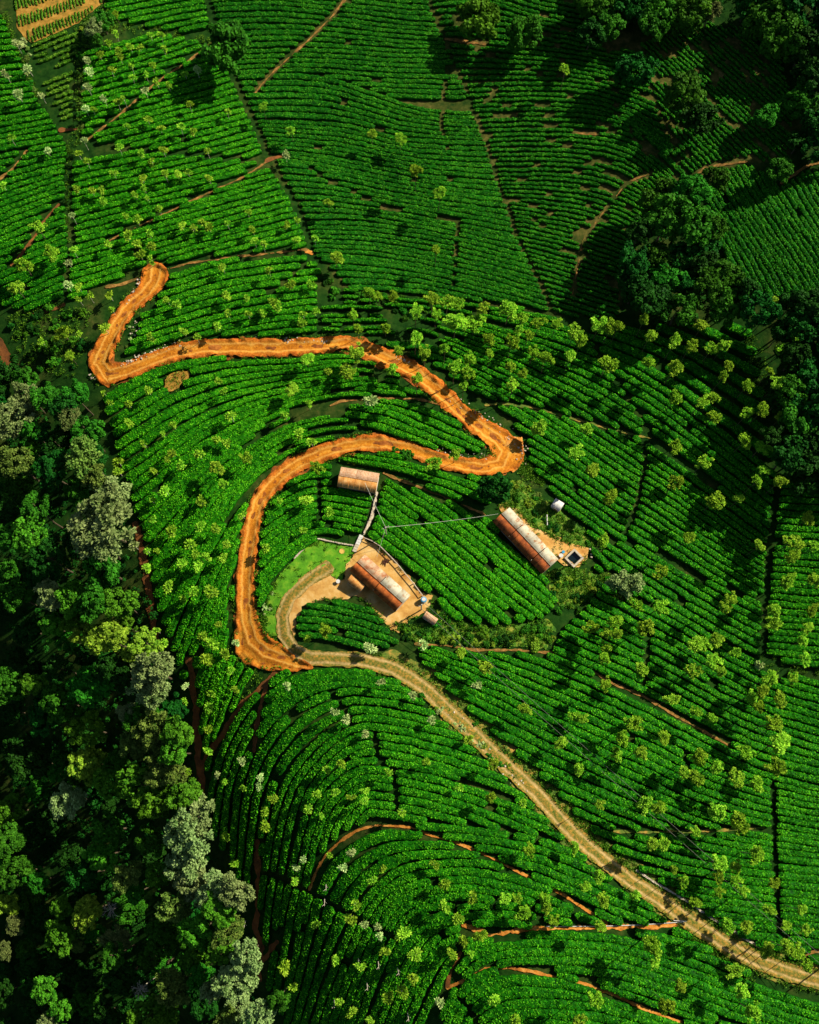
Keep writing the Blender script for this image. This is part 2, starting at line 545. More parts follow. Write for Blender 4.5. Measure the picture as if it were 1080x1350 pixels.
TRACK = [(430, 750, 18), (415, 759, 18), (400, 771, 17), (382, 789, 17), (373, 813, 17), (375, 838, 18), (389, 858, 19), (409, 868, 19), (436, 868, 19),
         (482, 871, 20), (520, 882, 21), (540, 893, 21), (565, 911, 22), (590, 936, 23), (620, 963, 23), (650, 992, 23), (680, 1020, 23),
         (710, 1048, 22), (740, 1082, 22), (760, 1103, 22), (790, 1129, 22), (812, 1147, 22), (835, 1164, 22), (872, 1187, 23), (897, 1206, 24), (935, 1231, 24),
         (972, 1254, 24), (1010, 1271, 24), (1047, 1284, 24), (1080, 1293, 24), (1190, 1325, 24), (1300, 1350, 24)]
# footpaths: (points, width, material)
PATHS = [
    ([(285, 52), (250, 80), (205, 110), (160, 150), (115, 185)], 2.6, 'soil'),
    ([(352, 213), (325, 232), (270, 257), (205, 288), (175, 302), (145, 317)], 2.6, 'soil'),
    ([(222, 355), (250, 347), (300, 340), (350, 335), (405, 329)], 2.6, 'soil'),
    ([(188, 366), (160, 375), (140, 379)], 4.0, 'soil'),
    ([(85, 402), (65, 410), (45, 415)], 4.0, 'redsoil'),
    ([(470, -20), (438, 22), (420, 40), (405, 55), (388, 70), (372, 85), (358, 98), (345, 112), (336, 125)], 2.6, 'soil'),
    ([(352, 212), (370, 206)], 5.0, 'redsoil'),
    ([(405, 331), (411, 334)], 5.0, 'bright_soil'),
    ([(810, 262), (825, 243), (840, 235), (856, 230)], 1.5, 'soil'),
    ([(805, 268), (788, 290), (768, 318), (762, 350), (755, 388)], 0.9, 'soil'),
    ([(760, 176), (785, 176)], 4.0, 'soil'),
    ([(588, 52), (612, 55), (640, 58)], 4.0, 'soil'),
    ([(905, 240), (930, 222), (950, 218), (985, 213)], 3.2, 'soil'),
    ([(1030, 242), (1045, 232), (1062, 220), (1090, 212), (1160, 205)], 4.0, 'soil'),
    ([(640, 534), (660, 532), (700, 537), (730, 545), (760, 553), (790, 562), (830, 572), (858, 578)], 2.8, 'verge'),
    ([(548, 849), (590, 851), (625, 857), (680, 857), (725, 861), (760, 873), (810, 902), (847, 917), (885, 940), (922, 961), (960, 982)], 3.6, 'soil'),
    ([(810, 1096), (850, 1097), (890, 1096), (942, 1095), (1006, 1091)], 4.0, 'verge'),
    ([(905, 1217), (860, 1221), (810, 1222), (770, 1223), (710, 1223), (680, 1227), (647, 1232), (612, 1220)], 6.5, 'bright_soil'),
    ([(897, 1347), (850, 1330), (810, 1311), (770, 1297), (735, 1289), (700, 1280), (670, 1275), (640, 1277), (615, 1291), (590, 1302)], 4.6, 'bright_soil'),
    ([(590, 1300), (594, 1278), (607, 1256)], 5.0, 'redsoil'),
    ([(408, 1172), (418, 1147), (430, 1127), (447, 1110), (470, 1095), (495, 1088), (540, 1090), (570, 1102), (605, 1112), (630, 1122), (660, 1137), (695, 1155), (725, 1170), (747, 1182), (777, 1202), (800, 1216)], 3.6, 'bright_soil'),
    ([(368, 880), (350, 902), (320, 926), (305, 950), (290, 975), (270, 1000), (263, 1045)], 7.0, 'redsoil'),
    ([(352, 900), (344, 930), (338, 960), (335, 990)], 5.0, 'redsoil'),
    ([(340, 1110), (340, 1180), (337, 1225), (345, 1250), (341, 1290)], 6.5, 'redsoil'),
    ([(366, 1240), (355, 1255), (344, 1270)], 6.0, 'redsoil'),
    ([(180, 690), (190, 740), (198, 790), (206, 850)], 9.0, 'redsoil'),
    ([(250, 870), (258, 930), (262, 1000), (268, 1060)], 8.0, 'redsoil'),
    ([(506, 624), (520, 630), (560, 645), (600, 661), (640, 679)], 3.2, 'soil'),
    ([(436, 535), (450, 529), (500, 525), (550, 526), (582, 533)], 3.0, 'soil'),
    ([(497, 650), (491, 680), (480, 704)], 4.5, 'concrete'),
    ([(-20, 250), (0, 236), (15, 225), (35, 200)], 3.0, 'soil'),
    ([(78, 270), (62, 287), (45, 315), (25, 340), (15, 350)], 4.0, 'redsoil'),
    ([(-40, 420), (0, 455), (10, 480), (-10, 520)], 18.0, 'redsoil'),
    ([(80, 172), (108, 170)], 5.0, 'redsoil'),
    ([(1062, 1258), (1080, 1252), (1140, 1246)], 5.0, 'soil'),
]
# dark gaps and ditches between the plots: (points, width)
CUTS = [
    ([(272, -60), (275, 0), (285, 50), (300, 85), (312, 110), (330, 150), (345, 185), (357, 210), (370, 235), (390, 270), (405, 310), (412, 337), (432, 355), (455, 380)], 4.5),
    ([(155, 30), (205, 42), (270, 53), (285, 58)], 3.5),
    ([(112, 190), (150, 195), (270, 206), (350, 215)], 2.6),
    ([(565, -60), (565, 0), (572, 20), (587, 52), (597, 85), (612, 112), (625, 150), (640, 185), (650, 220), (660, 250), (672, 280), (680, 310), (700, 350), (718, 385), (728, 415)], 1.0),
    ([(590, 90), (585, 130), (582, 165), (590, 200)], 0.4),
    ([(410, 222), (430, 238), (460, 250), (480, 262), (510, 275), (560, 286), (600, 290)], 0.3),
    ([(605, 285), (602, 330), (598, 380)], 0.2),
    ([(785, 460), (805, 490), (825, 520), (845, 550), (860, 577), (880, 595), (910, 617), (950, 650), (985, 680), (1015, 702)], 3.2),
    ([(848, 580), (851, 610), (844, 640), (838, 670), (825, 702)], 1.6),
    ([(1024, 640), (1018, 690), (1012, 740), (1008, 800), (1004, 868)], 4.5),
    ([(790, 708), (842, 720), (872, 732), (922, 760), (970, 782), (1005, 792)], 3.0),
    ([(852, 826), (853, 850), (850, 880), (848, 905)], 1.6),
    ([(945, 845), (970, 857), (995, 870), (1035, 878), (1090, 885), (1160, 892)], 2.6),
    ([(1018, 1035), (1019, 1080), (1020, 1130), (1023, 1180), (1026, 1235)], 2.6),
    ([(438, 913), (452, 930), (466, 956)], 1.8),
    ([(495, 968), (499, 1000), (520, 1020), (523, 1062)], 1.8),
    ([(343, 1148), (380, 1160), (420, 1180), (470, 1210), (520, 1235)], 2.0),
    ([(600, 1310), (620, 1330), (640, 1370)], 2.2),
    ([(422, 628), (422, 682)], 1.6),
    ([(420, 682), (440, 696), (475, 712)], 2.6),
    ([(440, 540), (468, 556), (490, 577)], 2.8),
    ([(421, 365), (422, 446)], 1.8),
    ([(408, 342), (388, 365), (355, 388)], 1.8),
    ([(345, 628), (312, 668), (290, 705), (278, 745)], 0.8),
    ([(100, 80), (103, 130), (101, 170), (92, 215), (91, 270), (97, 320)], 6.0),  # unplanted strip put in to stand for the hedgerow's cast shadow
    ([(8, 0), (22, 45), (38, 95), (52, 130)], 4.0),
    ([(700, 1195), (716, 1215)], 2.0),
    ([(553, 683), (560, 700)], 2.0),
    ([(900, 985), (905, 1010)], 1.4),
]

LAWN = [(420, 712), (466, 719), (466, 730), (457, 745), (451, 764), (437, 760), (430, 747), (405, 760), (382, 780), (367, 806), (364, 838), (352, 842), (346, 812), (355, 785), (370, 757), (388, 738), (404, 722)]
YARD = [(432, 744), (440, 752), (447, 768), (455, 764), (455, 742), (463, 736), (470, 726), (480, 709), (500, 721), (520, 738), (535, 756), (549, 771), (560, 783), (572, 784), (567, 803),
        (552, 813), (538, 815), (537, 823), (521, 821), (527, 834), (516, 831), (498, 808), (484, 794), (470, 786), (452, 791), (430, 789), (412, 793), (399, 801), (390, 816), (388, 840), (378, 820), (378, 800), (395, 775), (415, 757)]
YARD3 = [(658, 668), (667, 663), (681, 671), (704, 694), (725, 704), (746, 714), (764, 719), (776, 724), (774, 738), (764, 748), (745, 746), (735, 740), (700, 722), (672, 697)]
GRASS3 = [(668, 634), (690, 634), (706, 652), (724, 660), (738, 672), (745, 682), (757, 690), (778, 705), (790, 718), (766, 722), (742, 715), (722, 705), (700, 696), (680, 676), (655, 664)]
GRASS3B = [(718, 756), (745, 748), (772, 750), (788, 757), (782, 785), (758, 803), (738, 798), (728, 778)]
CROPFIELD = [(8, -90), (150, -90), (136, 4), (104, 30), (42, 58), (24, 40)]
SCRUB = [(578, 803), (600, 818), (640, 826), (690, 822), (722, 816), (735, 830), (722, 856), (680, 852), (625, 852), (588, 846), (545, 845), (530, 838), (545, 818), (565, 824)]
SPOIL = [(690, 574), (694, 596), (688, 616), (676, 622), (664, 600), (668, 575)]
HOUSE_PADS = [[(440, 608), (506, 618), (500, 652), (438, 644)], [(645, 684), (664, 662), (742, 738), (720, 760)], [(722, 666), (735, 654), (748, 664), (738, 678)],
              [(740, 738), (756, 718), (774, 736), (758, 754)], [(553, 814), (562, 801), (580, 815), (572, 828)]]
PATCH1 = [(216, 500), (235, 490), (252, 490), (245, 505), (232, 516), (218, 516)]       # dry patch under the upper road
FORESTFLOOR = [(-300, 420), (-40, 480), (60, 500), (118, 545), (172, 690), (222, 850), (254, 1010), (292, 1150), (325, 1270), (350, 1360), (385, 1500), (420, 1700), (-300, 1700)]

# ------------------------------------------------------------------ ground sheet
gx = np.concatenate([[-900, -600, -400, -260, -180], np.arange(-130, 130.1, 0.9), [180, 260, 400, 600, 900]])
gy = np.concatenate([[-900, -600, -400, -260, -170], np.arange(-125, 175.1, 0.9), [230, 300, 420, 620, 900]])
GX, GY = np.meshgrid(gx, gy)
GZ = h(np.clip(GX, -180, 180), np.clip(GY, -170, 230))


def w2p(x, y, z):
    ct, st = math.cos(TILT), math.sin(TILT)
    dx, dy, dz = x - CAM[0], y - CAM[1], z - CAM[2]
    f = dy * st - dz * ct
    u = dy * ct + dz * st
    return 540 + dx / f / TANV * 675, 675 - u / f / TANV * 675


PXg, PYg = w2p(GX, GY, GZ)
soil = np.full(GX.shape, 0.0)
THIN = [(575, -80), (760, -80), (835, 55), (880, 35), (980, 40), (1040, 110), (1045, 215), (985, 213), (905, 240), (850, 290), (815, 415), (735, 415), (680, 300), (615, 110)]
soil[inside(PXg, PYg, THIN)] = 0.5
soil[inside(PXg, PYg, [(278, -80), (560, -80), (660, 240), (727, 412), (600, 395), (455, 380), (350, 190)])] = 0.3
soil[inside(PXg, PYg, FORESTFLOOR)] = 0.0
soil = np.clip(soil + 0.2 * vn(GX * 0.25, GY * 0.25), 0, 1)
ny, nx = GX.shape
idx = np.arange(ny * nx).reshape(ny, nx)
F = np.stack([idx[:-1, :-1], idx[:-1, 1:], idx[1:, 1:], idx[1:, :-1]], -1).reshape(-1, 4)
g = obj('ground', mesh_np('ground', np.stack([GX, GY, GZ], -1), F, attrs={'soil': soil.ravel()}), 'ground')
for p in g.data.polygons:
    p.use_smooth = True
tag(g, kind='structure')


# ------------------------------------------------------------------ flat sheets on the ground (roads, paths, yards, lawns)
def sheet(name, sdf, bbox, step, off, mat, zfn=None, kind='structure'):
    """filled marching squares over the pixel plane; sdf > 0 is inside, in pixels"""
    xs = np.arange(bbox[0], bbox[2] + step, step)
    ys = np.arange(bbox[1], bbox[3] + step, step)
    X, Y = np.meshgrid(xs, ys)
    Sd = sdf(X, Y)
    pos = Sd > 0
    key, V, F4, F3, FN = {}, [], [], [], []

    def vert(k, x, y):
        if k not in key:
            key[k] = len(V)
            V.append((x, y))
        return key[k]
    cnt = pos[:-1, :-1].astype(int) + pos[:-1, 1:] + pos[1:, 1:] + pos[1:, :-1]
    for j, i in zip(*np.nonzero(cnt)):
        cs = [(j, i), (j, i + 1), (j + 1, i + 1), (j + 1, i)]
        poly = []
        for a in range(4):
            p, q = cs[a], cs[(a + 1) % 4]
            sp_, sq = Sd[p], Sd[q]
            if sp_ > 0:
                poly.append(vert(p, X[p], Y[p]))
            if (sp_ > 0) != (sq > 0):
                t = sp_ / (sp_ - sq)
                k = ('e',) + tuple(sorted((p, q)))
                poly.append(vert(k, X[p] + t * (X[q] - X[p]), Y[p] + t * (Y[q] - Y[p])))
        poly = poly[::-1]
        if len(poly) == 4:
            F4.append(poly)
        elif len(poly) == 3:
            F3.append(poly)
        elif len(poly) > 4:
            for a in range(1, len(poly) - 1):
                F3.append((poly[0], poly[a], poly[a + 1]))
    if not V:
        return None
    P = np.array(V)
    x, y, z = p2w(P[:, 0], P[:, 1])
    at = {}
    dz = 0
    if zfn is not None:
        dz, at = zfn(P[:, 0], P[:, 1], x, y)
    o = obj(name, mesh_np(name, np.stack([x, y, z + off + dz], -1), F4, F3, at), mat)
    for p in o.data.polygons:
        p.use_smooth = True
    return tag(o, kind=kind)


def poly_sdf(poly, rag=2.0, freq=0.12):
    def f(X, Y):
        d, _, _ = seg_dist(X, Y, poly, closed=True)
        return np.where(inside(X, Y, poly), d, -d) + rag * vn(X * freq, Y * freq, 3.3) + 0.5 * rag * vn(X * freq * 3, Y * freq * 3, 1.7)
    return f


def line_sdf(pts, rag=1.5, freq=0.15, grow=0.0, fade=0.0):
    hv = [p[2] / 2 + grow for p in pts]

    def f(X, Y):
        d, _, _ = seg_dist(X, Y, pts, halves=hv)
        return -d + rag * vn(X * freq, Y * freq, 9.1) + 0.6 * rag * vn(X * freq * 3, Y * freq * 3, 4.4) - fade
    return f


def bb(pts, m=12, lim=(-120, -120, 1240, 1480)):
    xs, ys = [p[0] for p in pts], [p[1] for p in pts]
    return (max(min(xs) - m, lim[0]), max(min(ys) - m, lim[1]), min(max(xs) + m, lim[2]), min(max(ys) + m, lim[3]))


def road_z(PX, PY, x, y):
    hv = [p[2] / 2 for p in ROAD]
    d, _, _ = seg_dist(PX, PY, ROAD, halves=hv)
    _, lat, alo = seg_dist(PX, PY, ROAD)
    d = np.minimum(np.minimum(d, -_rb(PX, PY)), np.minimum(-_rh(PX, PY), -_rq(PX, PY)))
    e = np.clip(-d / 6.0, 0, 1)
    berm = np.exp(-((d + 1.0) / 2.6) ** 2) * (0.28 + 0.35 * vn(x * 0.9, y * 0.9, 5.0))
    rutz = -0.06 * np.cos(lat * MPP * 4.0)
    return np.maximum(berm, -0.02) + 0.10 * vn(x * 1.7, y * 1.7) * (1.2 - e) + rutz * e, {'lat': lat * MPP, 'edge': e}


def track_z(PX, PY, x, y):
    _, lat, _ = seg_dist(PX, PY, TRACK)
    l = lat * MPP
    return -0.07 * np.exp(-((np.abs(l) - 0.72) / 0.3) ** 2) + 0.04 * vn(x * 1.5, y * 1.5) + 0.02, {'lat': l}


def lump(a, f):
    return lambda PX, PY, x, y: (a * (vn(x * f, y * f, 2.2) + 0.5 * vn(x * f * 2.3, y * f * 2.3, 7.7)), {})


VERGE = [(p[0] + 4, p[1] - 5, 22 if p[0] < 470 else 40) for p in TRACK if p[0] > 500]
sheet('verge', line_sdf(VERGE, 7.0, 0.045), bb(VERGE, 30), 3.0, 0.06, 'verge', lump(0.05, 0.8))
BEND = [(309, 832), (311, 862), (324, 875), (352, 884), (385, 886), (415, 881), (402, 870), (386, 866), (372, 848), (354, 842), (338, 820)]
_rl0, _rb = line_sdf(ROAD, 2.4, 0.06, grow=1.2), poly_sdf(BEND, 1.5)
HEAD = [(190, 354), (222, 355), (221, 372), (209, 388), (192, 398), (180, 392)]
HAIR = [(640, 560), (668, 571), (688, 584), (693, 600), (685, 616), (660, 627), (625, 627), (598, 620), (602, 605), (640, 606), (655, 596), (648, 578)]
_rh, _rq = poly_sdf(HEAD, 1.2), poly_sdf(HAIR, 2.0)
_rl = lambda X, Y: _rl0(X, Y) + 1.3 * vn(X * 0.23, Y * 0.23, 6.0) + 0.9 * vn(X * 0.6, Y * 0.6, 2.0)
sheet('road_bank', line_sdf(ROAD, 5.5, 0.05, grow=1.0), bb(ROAD, 30), 2.2, 0.07, 'bank', lump(0.12, 0.9))
sheet('dirt_road', lambda X, Y: np.maximum(np.maximum(_rl(X, Y), _rb(X, Y)), np.maximum(_rh(X, Y), _rq(X, Y))), bb(ROAD, 30), 1.8, 0.16, 'road', road_z)
sheet('rutted_track', line_sdf(TRACK, 1.6, 0.10), bb(TRACK, 20), 1.8, 0.26, 'track', track_z)
sheet('yard', poly_sdf(YARD, 2.4, 0.2), bb(YARD), 1.8, 0.10, 'yard', lump(0.02, 1.0))
sheet('yard', poly_sdf(YARD3, 2.0), bb(YARD3), 1.8, 0.14, 'yard', lump(0.02, 1.0))
sheet('lawn', poly_sdf(LAWN, 1.8, 0.2), bb(LAWN), 1.8, 0.18, 'grass', lump(0.04, 1.2))
sheet('rough_grass', poly_sdf(GRASS3, 3.0), bb(GRASS3), 2.0, 0.06, 'rough_grass', lump(0.10, 1.1))
sheet('rough_grass', poly_sdf(GRASS3B, 3.0), bb(GRASS3B), 2.0, 0.06, 'rough_grass', lump(0.10, 1.1))
sheet('scrub_ground', poly_sdf(SCRUB, 3.0), bb(SCRUB), 2.5, 0.05, 'rough_grass', lump(0.12, 0.9))
sheet('spoil_earth', poly_sdf(SPOIL, 4.0), bb(SPOIL), 1.8, 0.08, 'bright_soil', lump(0.25, 0.9))
sheet('dry_earth', poly_sdf(PATCH1, 3.0), bb(PATCH1), 1.8, 0.30, 'cropsoil', lump(0.08, 1.1))
sheet('crop_field', poly_sdf(CROPFIELD, 2.0), bb(CROPFIELD), 2.5, 0.08, 'cropsoil', lump(0.04, 0.8))
for i, (pts, w, mt) in enumerate(PATHS):
    pw = [(x, y, w) for x, y in pts]
    thin = 0.5 if w < 5 else 0.0
    sheet('footpath', line_sdf(pw, 1.1 if w < 6 else 2.4, 0.11, fade=thin * 0.4), bb(pw, 10), 1.0 if w < 6 else 1.6, 0.10 + 0.004 * (i % 7), mt, lump(0.03, 1.0))

# ------------------------------------------------------------------ where no tea grows (raster in pixels)
X0, Y0 = -150, -150
RX, RY = np.meshgrid(np.arange(X0, 1240), np.arange(Y0, 1500))
BLOCK = np.zeros(RX.shape, bool)


def block_line(pts, half):
    b_ = [int(v) for v in bb(pts, 30, (-149, -149, 1238, 1498))]
    sl = (slice(b_[1] - Y0, b_[3] - Y0 + 1), slice(b_[0] - X0, b_[2] - X0 + 1))
    if len(pts[0]) > 2:
        d, _, _ = seg_dist(RX[sl], RY[sl], pts, halves=[p[2] / 2 for p in pts])
    else:
        d, _, _ = seg_dist(RX[sl], RY[sl], pts)
    BLOCK[sl] |= d < half


block_line(ROAD, 4.2)
BLOCK |= inside(RX, RY, HAIR) | inside(RX, RY, HEAD)
BLOCK |= inside(RX, RY, [(307, 830), (309, 864), (322, 878), (352, 888), (384, 886), (388, 868), (372, 846), (354, 840), (338, 818)])
block_line(TRACK, 3.0)
block_line([(p[0], p[1] - 1, 26) for p in VERGE], 0)
for pts, w, _ in PATHS:
    block_line(pts, w / 2 + 1.6)
for pts, w in CUTS:
    block_line(pts, w / 2 + 0.8)
for poly in [LAWN, YARD, YARD3, GRASS3, GRASS3B, CROPFIELD, SCRUB, PATCH1, SPOIL] + HOUSE_PADS:
    BLOCK |= inside(RX, RY, poly)
# small bare gap in the tea along the spoil of the upper arm
BLOCK |= inside(RX, RY, [(162, 440), (176, 415), (188, 420), (178, 445), (168, 462), (160, 460)])


def blocked(px, py):
    i = np.clip(np.round(px).astype(int) - X0, 0, RX.shape[1] - 1)
    j = np.clip(np.round(py).astype(int) - Y0, 0, RX.shape[0] - 1)
    return BLOCK[j, i]


# ------------------------------------------------------------------ tea
def resample(pts, n):
    P = np.array(pts, float)
    # Catmull-Rom first so that guides bend smoothly
    Q = []
    for i in range(len(P) - 1):
        p0, p1, p2, p3 = P[max(i - 1, 0)], P[i], P[i + 1], P[min(i + 2, len(P) - 1)]
        for t in np.linspace(0, 1, 12, endpoint=False):
            Q.append(0.5 * ((2 * p1) + (-p0 + p2) * t + (2 * p0 - 5 * p1 + 4 * p2 - p3) * t * t + (-p0 + 3 * p1 - 3 * p2 + p3) * t ** 3))
    Q.append(P[-1])
    Q = np.array(Q)
    s = np.concatenate([[0], np.cumsum(np.hypot(*np.diff(Q, axis=0).T))])
    u = np.linspace(0, s[-1], n)
    return np.stack([np.interp(u, s, Q[:, 0]), np.interp(u, s, Q[:, 1])], -1)


PROF = np.array([(-.48, -.14), (-.51, .70), (-.44, .95), (-.15, 1.0), (.15, 1.0), (.44, .95), (.51, .70), (.48, -.14)])
ROWS_M = 0.0
OCC = np.zeros(BLOCK.shape, bool)
FIELD_INFO = []
TRIS = [0]


def tea_field(label, poly, guides, pitch, mat='tea', width=0.88, height=0.78, bushy=0.03, gaps=0.04, step=0.32, dens=54, lean=0.0, name='tea_field', cat='tea field', row='tea_row', zone='', leaf=1.0, even=1.9):
    global ROWS_M
    rng = np.random.default_rng(int(sum(p[0] * 3 + p[1] for p in poly)) & 0xffff)
    G = [resample(gd, 80) for gd in guides]
    curves = []
    for a, b_ in zip(G[:-1], G[1:]):
        d = np.median(np.hypot(*(b_ - a).T))
        # distance across the rows, not along them
        t = np.gradient(a, axis=0)
        t /= np.hypot(*t.T)[:, None] + 1e-9
        d = np.median(np.abs(t[:, 0] * (b_ - a)[:, 1] - t[:, 1] * (b_ - a)[:, 0]))
        dd = np.abs(t[:, 0] * (b_ - a)[:, 1] - t[:, 1] * (b_ - a)[:, 0])
        inn = inside(a[:, 0], a[:, 1], poly) | inside(b_[:, 0], b_[:, 1], poly)
        full = dd
        dd = dd[inn] if inn.sum() > 3 else dd
        if np.percentile(dd, 92) / (np.percentile(dd, 8) + 1e-6) < even:
            n = max(1, int(round(np.median(dd) / pitch)))
            for k in range(n):
                curves.append((a + (b_ - a) * ((k + rng.uniform(-.05, .05)) / n), None, np.clip(full / n, 0.6 * pitch, 1.55 * pitch)))
        else:
            # rows keep their distance to the first guide and run out against the second
            sg = np.sign(np.median(seg_dist(a[20:60, 0], a[20:60, 1], b_)[1]))
            c = resample(a, 160)
            curves.append((a, None, None))
            for k in range(1, 60):
                tt = np.gradient(c, axis=0)
                tt /= np.hypot(*tt.T)[:, None] + 1e-9
                nn = np.stack([-tt[:, 1], tt[:, 0]], -1)
                if np.median(np.sum(nn[40:120] * (b_[40] - c[80]), axis=1)) < 0:
                    nn = -nn
                c = c + nn * pitch * rng.uniform(0.97, 1.03)
                c[2:-2] = (c[:-4] + c[1:-3] + c[2:-2] + c[3:-1] + c[4:]) / 5
                db, lb, _ = seg_dist(c[:, 0], c[:, 1], b_)
                if not ((np.sign(lb) == sg) & (db > 0.6 * pitch)).any():
                    break
                curves.append((c.copy(), (b_, sg), None))
    curves.append((G[-1], None, None))
    segs = []
    stp = step / MPP
    cxm, cym = np.mean(np.array(poly), axis=0)
    dxm, dym, dzm = ray(cxm, cym)
    mpp = MPP * (CAM[2] / D) / -float(dzm)          # metres per pixel at this plot
    width = width * pitch * mpp
    OCC[:] = False
    disk = [(i, j) for i in range(-12, 13) for j in range(-12, 13) if i * i + j * j < (0.56 * pitch) ** 2]
    for c, lim, spc in curves:
        L = np.hypot(*np.diff(c, axis=0).T).sum()
        q = resample(c, max(8, int(L / stp)))
        ok = inside(q[:, 0], q[:, 1], poly) & ~blocked(q[:, 0], q[:, 1])
        wrel = np.ones(len(q)) if spc is None else np.interp(np.linspace(0, 1, len(q)), np.linspace(0, 1, len(spc)), spc) / pitch
        if lim is not None:
            db, lb, _ = seg_dist(q[:, 0], q[:, 1], lim[0])
            ok &= (np.sign(lb) == lim[1]) & (db > 0.55 * pitch)
        qi = np.clip(np.round(q[:, 0]).astype(int) - X0, 0, RX.shape[1] - 1)
        qj = np.clip(np.round(q[:, 1]).astype(int) - Y0, 0, RX.shape[0] - 1)
        ok &= ~OCC[qj, qi]
        for di, dj in disk:
            OCC[np.clip(qj[ok] + dj, 0, RX.shape[0] - 1), np.clip(qi[ok] + di, 0, RX.shape[1] - 1)] = True
        # missing bushes
        run = rng.random(len(q)) < gaps * 0.03
        for k in np.nonzero(run)[0]:
            ok[k:k + rng.integers(2, 5)] = False
        e = np.diff(np.concatenate([[0], ok.astype(int), [0]]))
        for s0, s1 in zip(np.nonzero(e == 1)[0], np.nonzero(e == -1)[0]):
            if s1 - s0 >= (6 if pitch > 5 else 3):
                segs.append(np.column_stack([q[s0:s1], wrel[s0:s1]]))
    if not segs:
        print('no rows', label)
        return None
    cen = np.mean([p for p in poly if -20 < p[0] < 1100 and -20 < p[1] < 1370] or poly, axis=0)
    cx, cy, cz = [float(v) for v in p2w(cen[0], cen[1])]
    root = empty(name, (cx, cy, cz))
    tag(root, label, cat, kind='thing')
    FIELD_INFO.append((poly, zone))
    lens = [len(s_) for s_ in segs]
    A = np.concatenate(segs)
    wx, wy, _ = p2w(A[:, 0], A[:, 1])
    o = 0
    np_ = len(PROF)
    for n in lens:
        x, y, wr = wx[o:o + n].copy(), wy[o:o + n].copy(), A[o:o + n, 2]
        o += n
        tx, ty = np.gradient(x), np.gradient(y)
        l = np.hypot(tx, ty) + 1e-9
        tx, ty = tx / l, ty / l
        s = np.cumsum(l)
        ROWS_M += s[-1]
        wob = 0.10 * vn(x * 0.5, y * 0.5, 11.0) + 0.05 * vn(x * 1.7, y * 1.7, 3.0)
        x, y = x - ty * wob, y + tx * wob
        ph = rng.uniform(0, 10)
        end = np.minimum(np.minimum(np.arange(n), n - 1 - np.arange(n)) / 2.0, 1.0)
        taper = 0.55 + 0.45 * np.sqrt(end)
        bush = 1 - bushy * (1 - np.abs(np.sin(s * 2.6 + ph + 1.5 * vn(s * 0.7, ph)))) * 1.6
        w = width * wr * (1 + 0.10 * vn(s * 0.45, ph, 1.0)) * bush * taper
        hh = height * (1 + 0.12 * vn(s * 0.4, ph, 2.0)) * (0.5 + 0.5 * bush) * (0.5 + 0.5 * taper)
        u, v = PROF[:, 0][None, :], PROF[:, 1][None, :]
        off = u * w[:, None]
        up = v * hh[:, None]
        X = x[:, None] - ty[:, None] * off
        Y = y[:, None] + tx[:, None] * off
        n1 = vn(X * 2.4, Y * 2.4, up * 2.4)
        n2 = vn(X * 6.0, Y * 6.0, up * 6.0 + 9)
        amp = 0.075 * n1 + 0.06 * n2
        X = X - ty[:, None] * amp * u * 1.6 + 0.035 * rng.standard_normal(X.shape)
        Y = Y + tx[:, None] * amp * u * 1.6 + 0.035 * rng.standard_normal(X.shape)
        Zr = up + amp * np.clip(v, 0, 1) * 1.0 + 0.035 * rng.standard_normal(X.shape) * (v > 0)
        Z = h(X, Y) + Zr
        ii = np.arange(n * np_).reshape(n, np_)
        Fq = np.stack([ii[:-1, :-1], ii[1:, :-1], ii[1:, 1:], ii[:-1, 1:]], -1).reshape(-1, 4)[:, ::-1]
        tint = np.clip(0.22 + 0.5 * n2 + 0.10 * (v - 0.6) + 0.10 * rng.standard_normal(X.shape), 0, 0.75)
        P3 = np.stack([X - cx, Y - cy, Z - cz], -1)
        # leaf tips standing on the plucking table and shoulders of the hedge
        m = int(s[-1] * dens * width / 1.2) + 4
        li = rng.integers(0, n - 1, m)
        lj = np.where(rng.random(m) < 0.93, rng.integers(2, 5, m), np.where(rng.random(m) < 0.5, 1, 5))
        fu, fv = rng.random((m, 1)), rng.random((m, 1))
        pos = (P3[li, lj] * (1 - fu) + P3[li + 1, lj] * fu) * (1 - fv) + (P3[li, lj + 1] * (1 - fu) + P3[li + 1, lj + 1] * fu) * fv
        nrm = np.array([0, 0, 1.0]) + rng.standard_normal((m, 3)) * 0.55
        nrm[:, 0] -= ty[li] * PROF[lj, 0] * 1.2
        nrm[:, 1] += tx[li] * PROF[lj, 0] * 1.2
        tg = np.cross(nrm, rng.standard_normal((m, 3)))
        tg /= np.linalg.norm(tg, axis=1)[:, None] + 1e-6
        sd = np.cross(nrm, tg)
        sd /= np.linalg.norm(sd, axis=1)[:, None] + 1e-6
        ls = rng.uniform(0.06, 0.15, (m, 1)) * leaf
        pos[:, 2] += rng.uniform(0.0, 0.10, m)
        LV = np.stack([pos - tg * ls, pos + sd * ls * 0.6, pos + tg * ls, pos - sd * ls * 0.6], 1).reshape(-1, 3)
        LF = np.arange(4 * m).reshape(-1, 4) + n * np_
        lt = np.repeat(np.clip(rng.normal(0.62, 0.26, m) + 0.25 * vn(pos[:, 0] * 0.8 + cx, pos[:, 1] * 0.8 + cy), 0, 1.0), 4)
        me = mesh_np(row, np.concatenate([P3.reshape(-1, 3), LV]), np.concatenate([Fq, LF]), attrs={'tint': np.concatenate([tint.ravel(), lt])})
        TRIS[0] += 2 * (len(Fq) + m)
        obj(row, me, mat, root)
    return root


def L(*p):
    return list(p)


